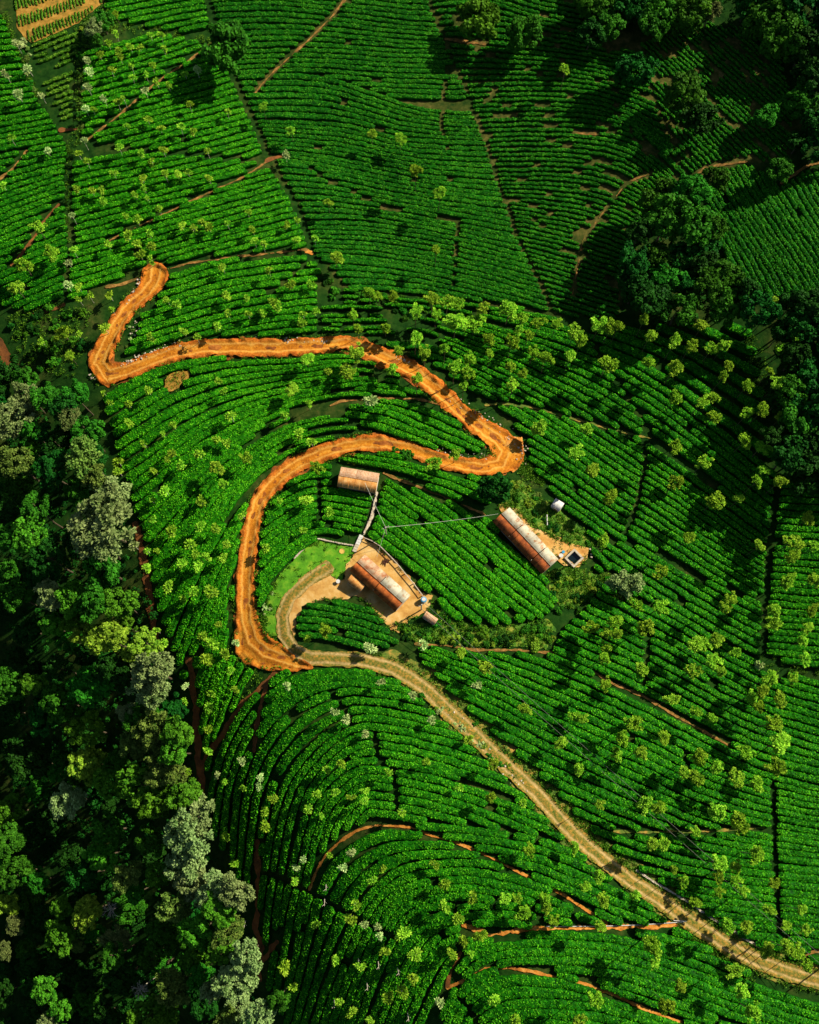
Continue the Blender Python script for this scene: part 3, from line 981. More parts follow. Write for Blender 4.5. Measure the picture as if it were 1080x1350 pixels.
FIELDS = [
    dict(zone='in the tea plot left of the hedgerow shadow gap', label='tea plot left of the hedgerow shadow gap, rows rising gently, red footpath crossing it',
         poly=[(-100, 40), (5, 20), (22, 60), (38, 105), (52, 132), (90, 190), (90, 270), (92, 330), (84, 398), (40, 412), (10, 405), (-100, 380)],
         guides=[[(-110, 30), (0, 25), (110, 15)], [(-110, 130), (0, 118), (110, 100)], [(-110, 230), (0, 200), (100, 180)], [(-110, 345), (0, 300), (110, 258)], [(-110, 430), (0, 395), (110, 345)], [(-110, 500), (0, 460), (110, 420)]], pitch=8.6, mat='tea'),
    dict(zone='in the rough planting below the tan vegetable plot', label='rough low planting directly below the tan vegetable plot',
         poly=[(42, 60), (104, 30), (106, 80), (104, 170), (96, 182), (60, 128)], guides=[[(30, 60), (125, 20)], [(40, 200), (125, 165)]], pitch=7.5, mat='crop', width=0.8, height=0.5, bushy=0.4, gaps=1.5),
    dict(zone='in the tea wedge beside the lone round tree', label='small wedge of tea above the thin dark ditch beside the lone round tree',
         poly=[(140, -90), (270, -90), (275, 0), (283, 52), (205, 40), (150, 27), (138, 10)], guides=[[(120, -80), (300, -100)], [(120, 70), (300, 30)]], pitch=9, mat='tea'),
    dict(zone='in the tea plot above the diagonal orange path', label='sapling-dotted tea plot between dark ditch and diagonal orange path, rows rising right',
         poly=[(120, 36), (155, 31), (205, 44), (285, 60), (300, 88), (330, 150), (350, 212), (115, 190), (106, 178), (108, 120), (112, 80)],
         guides=[[(90, 80), (200, 50), (340, 0)], [(90, 200), (220, 165), (370, 125)], [(90, 300), (220, 262), (390, 215)]], pitch=8.3, mat='tea_flush'),
    dict(zone='in the bright tea plot above the orange road head', label='bright tea plot above the blunt head of the orange road, split by orange path',
         poly=[(104, 194), (150, 197), (270, 208), (352, 217), (370, 240), (392, 280), (408, 326), (350, 332), (300, 337), (222, 352), (188, 353), (140, 376), (88, 400), (95, 320), (93, 215)],
         guides=[[(70, 225), (220, 195), (420, 150)], [(70, 320), (220, 280), (420, 225)], [(70, 410), (220, 365), (420, 310)], [(70, 460), (220, 410), (420, 350)]], pitch=8.3, mat='tea_flush'),
    dict(zone='among the wavy level tea rows', label='large tea plot of wavy horizontal rows cut by a diagonal orange path',
         poly=[(276, -90), (562, -90), (570, 18), (588, 55), (612, 112), (650, 220), (672, 280), (700, 350), (727, 412), (690, 404), (600, 394), (520, 390), (458, 380), (412, 334), (395, 275), (352, 195), (302, 90), (278, 0)],
         guides=[[(260, -92), (620, -92)], [(260, 16), (350, 13), (430, 19), (540, 33), (640, 38)], [(270, 74), (400, 68), (540, 76), (660, 76)], [(290, 104), (380, 102), (445, 110), (540, 142), (600, 150), (660, 150)],
                 [(300, 162), (440, 166), (540, 186), (680, 192)], [(340, 214), (430, 226), (540, 250), (700, 270)], [(370, 296), (480, 297), (600, 316), (730, 348)], [(400, 342), (500, 350), (600, 369), (750, 410)], [(400, 388), (540, 392), (640, 412), (760, 446)]],
         pitch=6.7, mat='tea_deep', width=0.95, height=0.60),
    dict(zone='among the thin arching tea rows on tan soil', label='thin patchy tea plot of arching rows with tan soil showing between bushes',
         poly=[(570, -90), (790, -90), (770, 30), (800, 70), (835, 62), (862, 130), (905, 238), (860, 290), (840, 330), (815, 370), (818, 420), (724, 418), (706, 372), (672, 302), (652, 242), (632, 182), (606, 112), (581, 54), (564, 8)],
         guides=[[(550, -95), (680, -75), (840, -40)], [(560, 10), (640, 6), (720, 28), (850, 55)], [(580, 60), (680, 70), (760, 78), (880, 104)], [(600, 115), (700, 112), (790, 120), (900, 162)],
                 [(620, 168), (715, 166), (800, 172), (850, 192), (930, 265)], [(645, 232), (750, 233), (820, 250), (900, 300)], [(665, 288), (760, 308), (820, 328), (890, 355)], [(690, 346), (760, 368), (850, 396)], [(710, 402), (780, 424), (860, 450)]],
         pitch=6.5, mat='tea_deep', width=0.80, height=0.6, bushy=0.25, gaps=0.55),
    dict(zone='in the sparse new tea plot', label='sparse newly planted tea plot of fine diagonal rows among scattered round trees',
         poly=[(838, 62), (880, 35), (940, 28), (985, 38), (1022, 60), (1042, 120), (1048, 205), (1022, 228), (985, 210), (945, 214), (906, 236), (862, 125)],
         guides=[[(890, -60), (1000, 20), (1130, 140)], [(820, 20), (930, 125), (1080, 260)], [(760, 60), (860, 180), (960, 290)]], pitch=5.6, mat='tea_deep', width=0.80, height=0.42, bushy=0.40, gaps=1.2),
    dict(zone='in the steep dark tea rows beside the grove', label='dark tea plot of steep straight rows beside the grove of tall trees',
         poly=[(950, 224), (985, 218), (1032, 246), (1062, 226), (1170, 208), (1170, 440), (1080, 400), (1000, 398), (960, 345), (925, 290), (940, 240)],
         guides=[[(850, 200), (900, 290), (960, 410)], [(950, 200), (990, 270), (1050, 360), (1100, 450)], [(1060, 190), (1110, 280), (1180, 400)], [(1130, 170), (1200, 300)]], pitch=7.2, mat='tea_deep', width=0.84),
    dict(zone='on the wide diagonal tea slope right of the hairpin', label='wide sunlit tea slope of diagonal rows right of the hairpin, dotted with lime shade trees',
         poly=[(424, 358), (440, 366), (455, 381), (520, 394), (600, 398), (690, 408), (765, 434), (850, 434), (930, 420), (990, 440), (1003, 500), (1012, 560), (1024, 640), (1012, 740), (1005, 830), (1000, 868), (970, 855), (945, 845), (900, 810), (850, 790),
               (805, 752), (792, 725), (770, 697), (748, 675), (715, 635), (696, 610), (694, 580), (660, 540), (600, 500), (560, 475), (520, 460), (490, 448), (460, 438), (424, 444)],
         guides=[[(400, 360), (520, 372), (640, 378), (780, 382), (900, 390), (1060, 450)], [(400, 400), (540, 405), (640, 424), (760, 458), (880, 520), (1040, 645)], [(400, 450), (540, 446), (620, 472), (720, 520), (850, 600), (1040, 738)],
                 [(500, 490), (620, 520), (700, 562), (800, 628), (900, 695), (1040, 785)], [(560, 560), (690, 612), (810, 692), (960, 785), (1040, 830)], [(640, 650), (720, 705), (800, 765), (900, 830), (1040, 905)]], pitch=9.2, mat='tea', width=0.86, even=12.0),
    dict(zone='in the shaded level tea rows below the dark wood', label='shaded tea plot of level rows beyond the long straight ditch, below the dark wood',
         poly=[(1026, 640), (1170, 620), (1170, 888), (1040, 874), (1008, 866), (1011, 800), (1016, 740)], guides=[[(990, 630), (1180, 640)], [(990, 885), (1180, 905)]], pitch=9.2, mat='tea'),
    dict(zone='on the broad tea slope beside the straight rutted track', label='broad tea slope between the straight rutted track and the diagonal footpath, full of shade trees',
         poly=[(548, 846), (600, 853), (680, 859), (725, 862), (738, 832), (772, 802), (800, 756), (850, 792), (900, 812), (945, 848), (1000, 872), (1018, 905), (1045, 880), (1170, 894), (1170, 1318), (1080, 1288), (1010, 1264), (935, 1222), (880, 1186), (820, 1146),
               (770, 1100), (735, 1060), (690, 1015), (645, 968), (600, 920), (560, 888)],
         guides=[[(690, 712), (800, 764), (900, 818), (1000, 876), (1180, 930)], [(530, 825), (700, 880), (850, 945), (1000, 1018), (1180, 1062)], [(540, 880), (700, 960), (850, 1030), (960, 1075), (1180, 1112)], [(620, 985), (760, 1058), (880, 1105), (1000, 1128), (1180, 1146)],
                 [(740, 1115), (900, 1158), (1000, 1173), (1180, 1190)], [(800, 1185), (950, 1215), (1180, 1242)], [(880, 1262), (1000, 1275), (1180, 1305)]], pitch=10.6, mat='tea', width=0.86),
    dict(zone='among the great nested tea arcs', label='great curved tea plot of nested arcs below the junction of road and track',
         poly=[(352, 895), (372, 888), (400, 884), (440, 882), (480, 882), (515, 893), (540, 906), (570, 930), (620, 980), (660, 1015), (700, 1050), (740, 1092), (800, 1142), (850, 1180), (895, 1212), (860, 1217), (770, 1218), (710, 1218), (650, 1226),
               (612, 1218), (604, 1258), (588, 1300), (570, 1360), (555, 1460), (385, 1470), (372, 1340), (345, 1290), (330, 1200), (300, 1130), (272, 1090), (260, 1030), (262, 1000), (290, 965), (320, 920)],
         guides=[[(235, 1330), (252, 1150), (270, 1030), (300, 950), (345, 893), (400, 870), (470, 866), (540, 880), (620, 905), (720, 948)],
                 [(300, 1330), (310, 1080), (325, 1008), (347, 962), (377, 930), (410, 911), (445, 902), (482, 902), (540, 912), (610, 934), (720, 975), (800, 1012)],
                 [(328, 1340), (346, 1180), (362, 1080), (378, 1032), (405, 993), (440, 963), (480, 947), (540, 955), (615, 975), (710, 1010), (800, 1052)],
                 [(346, 1350), (376, 1190), (400, 1086), (418, 1048), (445, 1019), (480, 1004), (540, 1010), (620, 1030), (710, 1066), (810, 1115)],
                 [(362, 1370), (390, 1260), (411, 1168), (430, 1128), (447, 1110), (470, 1095), (497, 1087), (540, 1088), (620, 1094), (715, 1110), (810, 1150), (900, 1196)],
                 [(385, 1440), (428, 1310), (470, 1208), (502, 1165), (540, 1144), (585, 1138), (645, 1140), (720, 1160), (810, 1200), (900, 1232)],
                 [(450, 1460), (495, 1335), (530, 1258), (560, 1220), (600, 1200), (650, 1193), (720, 1199), (810, 1220), (900, 1245)],
                 [(510, 1480), (545, 1372), (572, 1308), (596, 1264), (622, 1240), (660, 1228), (720, 1227), (810, 1240), (900, 1258)]], pitch=11.2, mat='tea', width=0.86),
    dict(zone='in the lower tea arcs below the pipe-lined path', label='lower tea plot of shallow arcs below the pipe-lined orange path',
         poly=[(612, 1238), (650, 1238), (710, 1230), (770, 1230), (860, 1228), (905, 1226), (940, 1254), (1000, 1290), (1060, 1308), (1170, 1335), (1170, 1470), (560, 1470), (572, 1372), (592, 1312), (606, 1262)],
         guides=[[(520, 1340), (585, 1250), (640, 1222), (720, 1214), (820, 1215), (920, 1236), (1000, 1264), (1100, 1294), (1180, 1318)], [(540, 1380), (592, 1275), (635, 1243), (700, 1232), (800, 1236), (875, 1256), (960, 1288), (1060, 1322), (1180, 1352)], [(560, 1430), (604, 1318), (642, 1284), (700, 1278), (780, 1296), (860, 1322), (950, 1350), (1180, 1398)],
                 [(580, 1470), (616, 1370), (652, 1334), (705, 1322), (800, 1330), (900, 1362), (1000, 1390), (1180, 1430)], [(600, 1490), (660, 1402), (720, 1388), (850, 1402), (1000, 1444), (1180, 1480)], [(640, 1500), (720, 1460), (850, 1470), (1000, 1500)]], pitch=11.2, mat='tea', width=0.86),
    dict(zone='on the tea slope beside the ravine forest', label='sapling-dotted tea slope between the ravine forest and the loops of the orange road',
         poly=[(132, 515), (170, 502), (205, 487), (235, 475), (290, 471), (370, 472), (425, 468), (460, 464), (495, 478), (525, 492), (555, 513), (580, 530), (500, 522), (440, 532), (442, 543), (466, 560), (486, 577), (455, 580), (425, 586), (395, 598), (370, 612), (348, 630),
               (332, 652), (322, 680), (318, 705), (313, 740), (311, 790), (311, 840), (320, 866), (350, 892), (320, 922), (290, 962), (270, 992), (256, 960), (236, 880), (208, 800), (188, 720), (172, 650), (150, 580)],
         guides=[[(100, 560), (155, 520), (220, 488), (300, 473), (380, 472), (460, 466), (560, 492)], [(125, 640), (175, 612), (250, 562), (310, 534), (370, 517), (430, 506), (500, 502), (590, 520)], [(165, 740), (215, 690), (270, 630), (320, 590), (370, 562), (430, 545), (500, 548)],
                 [(215, 860), (248, 782), (285, 712), (312, 668), (345, 630), (390, 600), (440, 584), (500, 578)], [(265, 1010), (285, 930), (299, 850), (306, 780), (316, 702), (334, 655), (360, 630)]], pitch=9.4, mat='tea_flush', width=0.93, even=9.0),
    dict(zone='in the tea plot above the stony road arm', label='tea plot above the stony upper arm of the orange road, below a thin straight path',
         poly=[(222, 360), (250, 353), (300, 345), (350, 339), (406, 334), (428, 354), (422, 366), (422, 444), (380, 448), (320, 447), (275, 446), (240, 453), (205, 463), (165, 470), (168, 450), (190, 408), (214, 388)],
         guides=[[(140, 385), (300, 336), (440, 318)], [(140, 465), (300, 416), (440, 396)], [(140, 540), (300, 478), (440, 460)]], pitch=9.2, mat='tea_flush', width=0.89),
    dict(zone='in the tea island inside the hairpin', label='leaf-shaped island of bright tea enclosed by the hairpin of the orange road',
         poly=[(444, 541), (500, 529), (555, 531), (588, 543), (618, 566), (640, 586), (640, 597), (600, 599), (565, 590), (540, 580), (495, 575), (472, 560)],
         guides=[[(420, 515), (540, 518), (600, 536), (670, 582)], [(420, 535), (500, 543), (570, 570), (660, 608)], [(430, 558), (520, 580), (600, 612)]], pitch=10.2, mat='tea_flush', width=0.95, bushy=0.02),
    dict(zone='in the curved tea plot beside the lawn', label='curved tea plot between the orange road and the bright lawn, below pink-roofed hut',
         poly=[(343, 672), (358, 650), (380, 633), (405, 617), (432, 606), (444, 610), (440, 643), (494, 653), (491, 680), (480, 705), (467, 715), (425, 708), (404, 718), (385, 735), (366, 757), (352, 785), (345, 812), (341, 800), (339, 760), (340, 720)],
         guides=[[(325, 665), (378, 622), (430, 606), (510, 622)], [(325, 715), (370, 676), (420, 657), (510, 672)], [(325, 765), (370, 722), (420, 692), (500, 708)], [(325, 835), (353, 780), (390, 737), (420, 718), (490, 728)]], pitch=9.4, mat='tea_flush', width=0.89),
    dict(zone='in the tea strip behind the pink-roofed hut', label='narrow tea strip between the inner orange road and the thin footpath by the pink-roofed hut',
         poly=[(440, 604), (480, 598), (512, 597), (535, 605), (560, 616), (590, 624), (640, 631), (660, 634), (648, 664), (635, 668), (600, 656), (560, 640), (520, 625), (505, 619), (446, 609)],
         guides=[[(430, 585), (560, 600), (680, 640)], [(430, 612), (540, 642), (680, 700)]], pitch=9.6, mat='tea_flush', width=0.89),
    dict(zone='on the close tea between the two long houses', label='bright close-planted tea slope between the two rusty long houses',
         poly=[(508, 634), (560, 651), (605, 668), (640, 685), (650, 692), (670, 716), (697, 744), (716, 758), (726, 778), (736, 798), (720, 815), (690, 821), (640, 825), (600, 818), (580, 804), (575, 785), (562, 780), (552, 768), (537, 752), (520, 732), (502, 717), (484, 704), (495, 680), (501, 652)],
         guides=[[(480, 590), (600, 658), (700, 738), (770, 805)], [(470, 648), (560, 716), (640, 782), (720, 840)], [(460, 712), (540, 772), (610, 840)]], pitch=10.6, mat='tea_flush', width=0.95, bushy=0.02),
    dict(zone='in the tea island inside the track loop', label='small island of dark tea inside the loop of the rutted track',
         poly=[(390, 812), (400, 799), (420, 794), (445, 793), (470, 789), (486, 797), (500, 814), (515, 834), (530, 848), (500, 859), (460, 857), (420, 858), (398, 850), (389, 832)],
         guides=[[(375, 776), (450, 786), (540, 812)], [(375, 836), (450, 844), (545, 876)]], pitch=9.8, mat='tea_deep', width=0.86),
    dict(zone='by the short tea rows below the shed', label='two short tea rows between scrub and footpath below the shed',
         poly=[(530, 842), (590, 845), (625, 850), (680, 850), (724, 854), (722, 858), (680, 856), (590, 850)], guides=[[(520, 838), (600, 846), (740, 852)], [(520, 850), (600, 856), (740, 862)]], pitch=9, mat='tea'),
    dict(zone='beside the white-roofed shed and tank', label='young tea rows just right of the white-roofed shed and stone tank',
         poly=[(742, 682), (752, 678), (772, 698), (792, 726), (806, 754), (800, 760), (785, 752), (776, 708)], guides=[[(735, 660), (790, 705), (840, 760)], [(720, 690), (770, 730), (820, 790)]], pitch=9.5, mat='tea'),
    dict(zone='in the narrow tea wedge below the road bend', label='narrow wedge of tea between the orange road bend and red soil path',
         poly=[(300, 842), (311, 868), (345, 891), (318, 922), (290, 962), (272, 990), (262, 975), (286, 900)], guides=[[(255, 1000), (286, 905), (300, 825)], [(285, 1010), (330, 910), (365, 878)]], pitch=9.6, mat='tea_flush'),
    dict(zone='in the tan vegetable plot', label='tan vegetable plot with short leaning green plant rows',
         poly=CROPFIELD, guides=[[(-10, -90), (20, 70)], [(70, -95), (95, 70)], [(160, -95), (175, 60)]], pitch=4.6, mat='crop', width=0.62, height=0.32, bushy=0.25, gaps=0.3, name='vegetable_field', cat='vegetable field', row='plant_row'),
]
# the tan plot is planted although its soil sheet blocks tea
_b = BLOCK.copy()
for fd in FIELDS:
    if fd.get('name') == 'vegetable_field':
        BLOCK &= ~inside(RX, RY, CROPFIELD)
        block_line([(10, 20), (60, 8), (140, -22)], 2.5)
        block_line([(20, 42), (70, 26), (130, 2)], 2.5)
    tea_field(**fd)
BLOCK = _b
print('rows metres', ROWS_M, 'tris', TRIS)

# ------------------------------------------------------------------ trees: shared meshes
ICO_V = []
_p = (1 + 5 ** 0.5) / 2
for a in (-1, 1):
    for b_ in (-_p, _p):
        ICO_V += [(0, a, b_), (a, b_, 0), (b_, 0, a)]
ICO_V = np.array(ICO_V, float) / math.sqrt(1 + _p * _p)
ICO_F = []
for i in range(12):
    for j in range(i + 1, 12):
        for k in range(j + 1, 12):
            A_, B_, C_ = ICO_V[i], ICO_V[j], ICO_V[k]
            if max(np.linalg.norm(A_ - B_), np.linalg.norm(B_ - C_), np.linalg.norm(A_ - C_)) < 1.1:
                ICO_F.append((i, j, k) if np.dot(np.cross(B_ - A_, C_ - A_), A_ + B_ + C_) > 0 else (i, k, j))
ICO_F = np.array(ICO_F)


def rdir(rng, n, zmin=-1.0):
    z = rng.uniform(zmin, 1, n)
    a = rng.uniform(0, 2 * math.pi, n)
    r = np.sqrt(1 - z * z)
    return np.stack([r * np.cos(a), r * np.sin(a), z], -1)


def crown_mesh(name, seed, nb, br, leaves, ll, lw, spiky=0.0, sz=0.85, zmin=-0.35, core=0.72, lumpy=0.25, spread=(0.35, 0.80)):
    """leaf clumps spread through the volume of a crown of radius 1, each clump a ball of leaf-sized faces"""
    rng = np.random.default_rng(seed)
    c = rdir(rng, nb, zmin)
    lob = 1 + lumpy * vn(c[:, 0] * 1.6 + seed, c[:, 1] * 1.6, c[:, 2] * 1.6)
    c = c * (rng.uniform(spread[0] ** 2, spread[1] ** 2, nb) ** 0.5)[:, None] * lob[:, None]
    c[:, 2] *= sz
    r = br * rng.uniform(0.7, 1.25, nb)
    V, F4, F3, T = [], [], [], []
    n0 = 0
    d = rdir(rng, nb * leaves, -0.6)
    ci = np.repeat(np.arange(nb), leaves)
    out = c[ci] / (np.linalg.norm(c[ci], axis=1)[:, None] + 1e-6)
    d = d + 0.55 * out + np.array([0, 0, 0.2])
    d /= np.linalg.norm(d, axis=1)[:, None]
    pos = c[ci] + d * (r[ci] * rng.uniform(0.55 if spiky < 0.5 else 0.1, 1.0, len(ci)))[:, None]
    rn = rdir(rng, len(ci))
    tang = np.cross(d, rn)
    tang /= np.linalg.norm(tang, axis=1)[:, None] + 1e-6
    tang = tang * (1 - spiky) + d * spiky + np.array([0, 0, -0.25]) * spiky
    tang /= np.linalg.norm(tang, axis=1)[:, None] + 1e-6
    side = np.cross(tang, d * (1 - spiky) + np.array([0, 0, 1.0]) * spiky + 0.6 * rdir(rng, len(ci)))
    side /= np.linalg.norm(side, axis=1)[:, None] + 1e-6
    sc_ = rng.uniform(0.7, 1.3, len(ci))[:, None]
    base, tip = pos - tang * ll * 0.5 * sc_ * (1 - spiky), pos + tang * ll * (0.5 + 0.5 * spiky) * sc_
    midp = base * 0.5 + tip * 0.5 + d * ll * 0.12
    q = np.stack([base, midp + side * lw * sc_, tip, midp - side * lw * sc_], 1)
    V.append(q.reshape(-1, 3))
    F4 = np.arange(len(ci) * 4).reshape(-1, 4)
    ct = rng.uniform(-0.25, 0.25, nb)
    T.append(np.repeat(np.clip(0.5 + ct[ci] + rng.uniform(-0.3, 0.3, len(ci)), 0, 1), 4))
    n0 = len(ci) * 4
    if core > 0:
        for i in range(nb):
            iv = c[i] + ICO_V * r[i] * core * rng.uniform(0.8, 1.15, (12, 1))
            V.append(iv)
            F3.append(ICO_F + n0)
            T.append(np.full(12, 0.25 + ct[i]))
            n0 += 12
    V = np.concatenate(V)
    return mesh_np(name, V, F4, np.concatenate(F3) if F3 else None, {'tint': np.concatenate(T)})


def trunk_mesh(seed, limbs=5, r=0.07, bend=0.12):
    rng = random.Random(seed)
    mb = MB()
    p = [(0, 0, -0.06)]
    x = y = 0
    for z in (0.3, 0.6, 0.85, 1.0):
        x += rng.uniform(-bend, bend)
        y += rng.uniform(-bend, bend)
        p.append((x, y, z))
    p[-1] = (0, 0, 1.0)
    p[-2] = (p[-2][0] * 0.4, p[-2][1] * 0.4, 0.85)
    mb.tube(p, [r * 1.25, r, r * 0.9, r * 0.75, r * 0.4], 6)
    for i in range(limbs):
        a = 2 * math.pi * (i + rng.uniform(-.3, .3)) / limbs
        z0 = rng.uniform(0.72, 0.92)
        l_ = rng.uniform(0.4, 0.62)
        mb.tube([(0, 0, z0), (math.cos(a) * l_ * .5, math.sin(a) * l_ * .5, z0 + .08), (math.cos(a) * l_, math.sin(a) * l_, z0 + 0.16)], [r * .55, r * .4, r * .16], 5)
    return mb.mesh('trunk')


def bare_mesh(seed, n=9):
    rng = random.Random(seed)
    mb = MB()

    def grow(p, d, l_, r, lev):
        q = p + d * l_
        m_ = p + d * l_ * 0.5 + Vector((rng.uniform(-1, 1), rng.uniform(-1, 1), rng.uniform(-1, 1))) * l_ * 0.1
        mb.tube([p, m_, q], [r, r * .8, r * .55], 4)
        if lev == 0:
            return
        for _ in range(3 if lev > 1 else 4):
            e = (d + Vector((rng.uniform(-1, 1), rng.uniform(-1, 1), rng.uniform(-.5, .8))) * 0.75).normalized()
            grow(p.lerp(q, rng.uniform(0.5, 1.0)), e, l_ * rng.uniform(.55, .8), r * .5, lev - 1)
    for i in range(n):
        a = 2 * math.pi * i / n + rng.uniform(-.3, .3)
        grow(Vector((0, 0, -0.4)), Vector((math.cos(a), math.sin(a), rng.uniform(.3, 1.2))).normalized(), rng.uniform(.4, .6), 0.04, 2)
    return mb.mesh('crown')


PROTO = {
    'sap': [crown_mesh('crown', 100 + i, 6 + i % 3, 0.30, 26, 0.50, 0.105, 0.85, 0.7, -0.1, 0.55, 0.3, (0.25, 0.62)) for i in range(7)],
    'lime': [crown_mesh('crown', 200 + i, 20 + 3 * i, 0.26, 56, 0.21, 0.065, 0.65, 0.8, -0.2, 0.72, 0.7, (0.2, 0.86)) for i in range(7)],
    'broad': [crown_mesh('crown', 300 + i, 46 + 3 * i, 0.225, 64, 0.15, 0.062, 0.35, 0.8, -0.25, 0.66, 0.5, (0.45, 0.90)) for i in range(8)],
    'feather': [crown_mesh('crown', 400 + i, 74, 0.19, 74, 0.15, 0.042, 0.5, 0.85, -0.3, 0.6, 0.5, (0.30, 0.90)) for i in range(4)],
    'shrub': [crown_mesh('shrub', 500 + i, 12 + i, 0.32, 40, 0.22, 0.10, 0.35, 0.7, 0.0, 0.8, 0.4, (0.2, 0.75)) for i in range(6)],
    'bare': [bare_mesh(600 + i) for i in range(3)],
}
TRUNKS = [trunk_mesh(700 + i) for i in range(5)]
for me in [m_ for L_ in PROTO.values() for m_ in L_] + TRUNKS:
    me.materials.append(M['bark'])
TREES = []            # (x, y, R) already used, in world metres


def set_mat(o, mat):
    o.material_slots[0].link = 'OBJECT'
    o.material_slots[0].material = M[mat]


def tree(px, py, d_px, proto, mat, name, label, group, tall=None, bark='bark', lean=0.1, sz=1.0, cat='tree'):
    """a tree whose crown centre is seen at (px, py); the trunk stands on the ground below it"""
    dx, dy, dz = ray(px, py)
    R = 0.5 * d_px * MPP * (CAM[2] / D) / -float(dz)
    hc = tall if tall is not None else 1.3 + 1.6 * R
    x, y, z = [float(v) for v in p2w(px, py, hc)]
    root = empty(name, (x, y, z - 0.03), random.uniform(0, 6.28))
    tag(root, label, cat, group)
    lx, ly = random.uniform(-lean, lean) * hc, random.uniform(-lean, lean) * hc
    t = obj('trunk', random.choice(TRUNKS), None, root)
    t.scale = (max(R * 0.75, 0.45), max(R * 0.75, 0.45), hc)
    set_mat(t, bark)
    c = obj('crown', random.choice(PROTO[proto]), None, root)
    c.location = (0, 0, hc)
    k = random.uniform(0.88, 1.14)
    c.scale = (R * k * 1.08, R / k * 1.08, R * sz * random.uniform(0.9, 1.15))
    c.rotation_euler = (random.uniform(-.25, .25), random.uniform(-.25, .25), random.uniform(0, 6.28))
    set_mat(c, mat)
    TREES.append((x, y, R))
    return root


LM = [
    ('near the hairpin bend', [(690, 590), (692, 592)]), ('along the weedy path', [(640, 534), (760, 553), (858, 578)]), ('along the diagonal ditch', [(785, 460), (860, 577), (950, 650), (1015, 702)]),
    ('along the lower curved ditch', [(810, 712), (922, 760), (1005, 792)]), ('at the foot of the grove', [(830, 432), (930, 425), (990, 440)]), ('at the edge of the dark wood', [(1000, 480), (1015, 600)]),
    ('along the long straight ditch', [(1024, 640), (1008, 800), (1004, 868)]), ('in the line of trees below the level rows', [(460, 385), (600, 398), (690, 410), (765, 434)]), ('above the upper road arm', [(470, 445), (520, 462), (590, 510), (620, 535)]),
    ('along the orange footpath', [(548, 849), (680, 857), (760, 873), (885, 940), (960, 982)]), ('along the short weedy path', [(810, 1096), (1006, 1091)]), ('along the rutted track', [(500, 876)] + [p[:2] for p in TRACK if p[0] > 500]),
    ('along the dark upper path', [(945, 845), (1035, 878), (1160, 892)]), ('along the pipe-lined path', [(905, 1217), (710, 1223), (612, 1220)]), ('along the lowest orange path', [(897, 1347), (770, 1297), (670, 1275), (590, 1302)]),
    ('along the arching orange path', [(408, 1172), (447, 1110), (495, 1088), (605, 1112), (725, 1170), (800, 1216)]), ('by the red soil strip', [(340, 1110), (341, 1290)]), ('by the forest edge', FOREST_EDGE_PX),
    ('along the hedgerow shadow gap', [(100, 80), (101, 170), (91, 270), (97, 320)]), ('along the diagonal orange path', [(285, 52), (205, 110), (115, 185)]), ('along the straight orange path', [(352, 213), (270, 257), (145, 317)]),
    ('along the long boundary ditch', [(275, 0), (312, 110), (357, 210), (412, 337), (455, 380)]), ('beside the orange road', [p[:2] for p in ROAD]), ('along the thin level path', [(222, 355), (405, 329)]), ('along the red cross path', [(78, 270), (15, 350)]),
]
SHORT = {}


def place_words(px, py):
    best = PCACHE[(px, py)]
    z = zone_of(px, py)
    if best[0] > 34:
        return z
    return (best[1] + ' ' + SHORT_ZONE.get(z, '')).strip()


SHORT_ZONE = {"in the tea plot left of the hedgerow shadow gap": "in gently rising tea", "in the tea plot above the diagonal orange path": "in sapling-dotted tea", "in the bright tea plot above the orange road head": "in bright tea", "among the wavy level tea rows": "in wavy tea rows",
              "among the thin arching tea rows on tan soil": "in thin tea", "on the wide diagonal tea slope right of the hairpin": "on the wide diagonal slope", "in the shaded level tea rows below the dark wood": "in shaded level rows",
              "on the broad tea slope beside the straight rutted track": "on the broad slope", "among the great nested tea arcs": "in the nested arcs", "in the lower tea arcs below the pipe-lined path": "in the lower arcs", "on the tea slope beside the ravine forest": "on the forest-side tea slope",
              "in the tea plot above the stony road arm": "above the stony road arm", "in the tea island inside the hairpin": "in the hairpin island", "in the curved tea plot beside the lawn": "in curved tea by the lawn", "in the tea island inside the track loop": "in the loop island"}
ALLPTS = []


def company(px, py):
    d = sorted(math.hypot(px - a, py - b) for a, b in ALLPTS)
    return 'crowded ' if len(d) > 2 and d[2] < 24 else 'lone ' if len(d) > 1 and d[1] > 30 else ''


def pts3(txt, default):
    r = []
    for w in txt.split():
        v = [float(q) for q in w.split(',')]
        r.append((v[0], v[1], v[2] if len(v) > 2 else default))
    return r


ZCACHE, PCACHE = {}, {}


def learn_places(P):
    """nearest tea plot and nearest path, ditch or road for many points at once"""
    X, Y = np.array([p[0] for p in P]), np.array([p[1] for p in P])
    bz, iz = np.full(len(P), 1e9), np.zeros(len(P), int)
    for k, (poly, z) in enumerate(FIELD_INFO):
        d = seg_dist(X, Y, poly, closed=True)[0]
        d = np.where(inside(X, Y, poly), -d, d)
        iz = np.where(d < bz, k, iz)
        bz = np.minimum(d, bz)
    bl, il = np.full(len(P), 1e9), np.zeros(len(P), int)
    for k, (ph, pts) in enumerate(LM):
        d = seg_dist(X, Y, pts)[0]
        il = np.where(d < bl, k, il)
        bl = np.minimum(d, bl)
    for n, p in enumerate(P):
        ZCACHE[p] = FIELD_INFO[iz[n]][1]
        PCACHE[p] = (bl[n], LM[il[n]][0])


def zone_of(px, py):
    return ZCACHE[(px, py)]


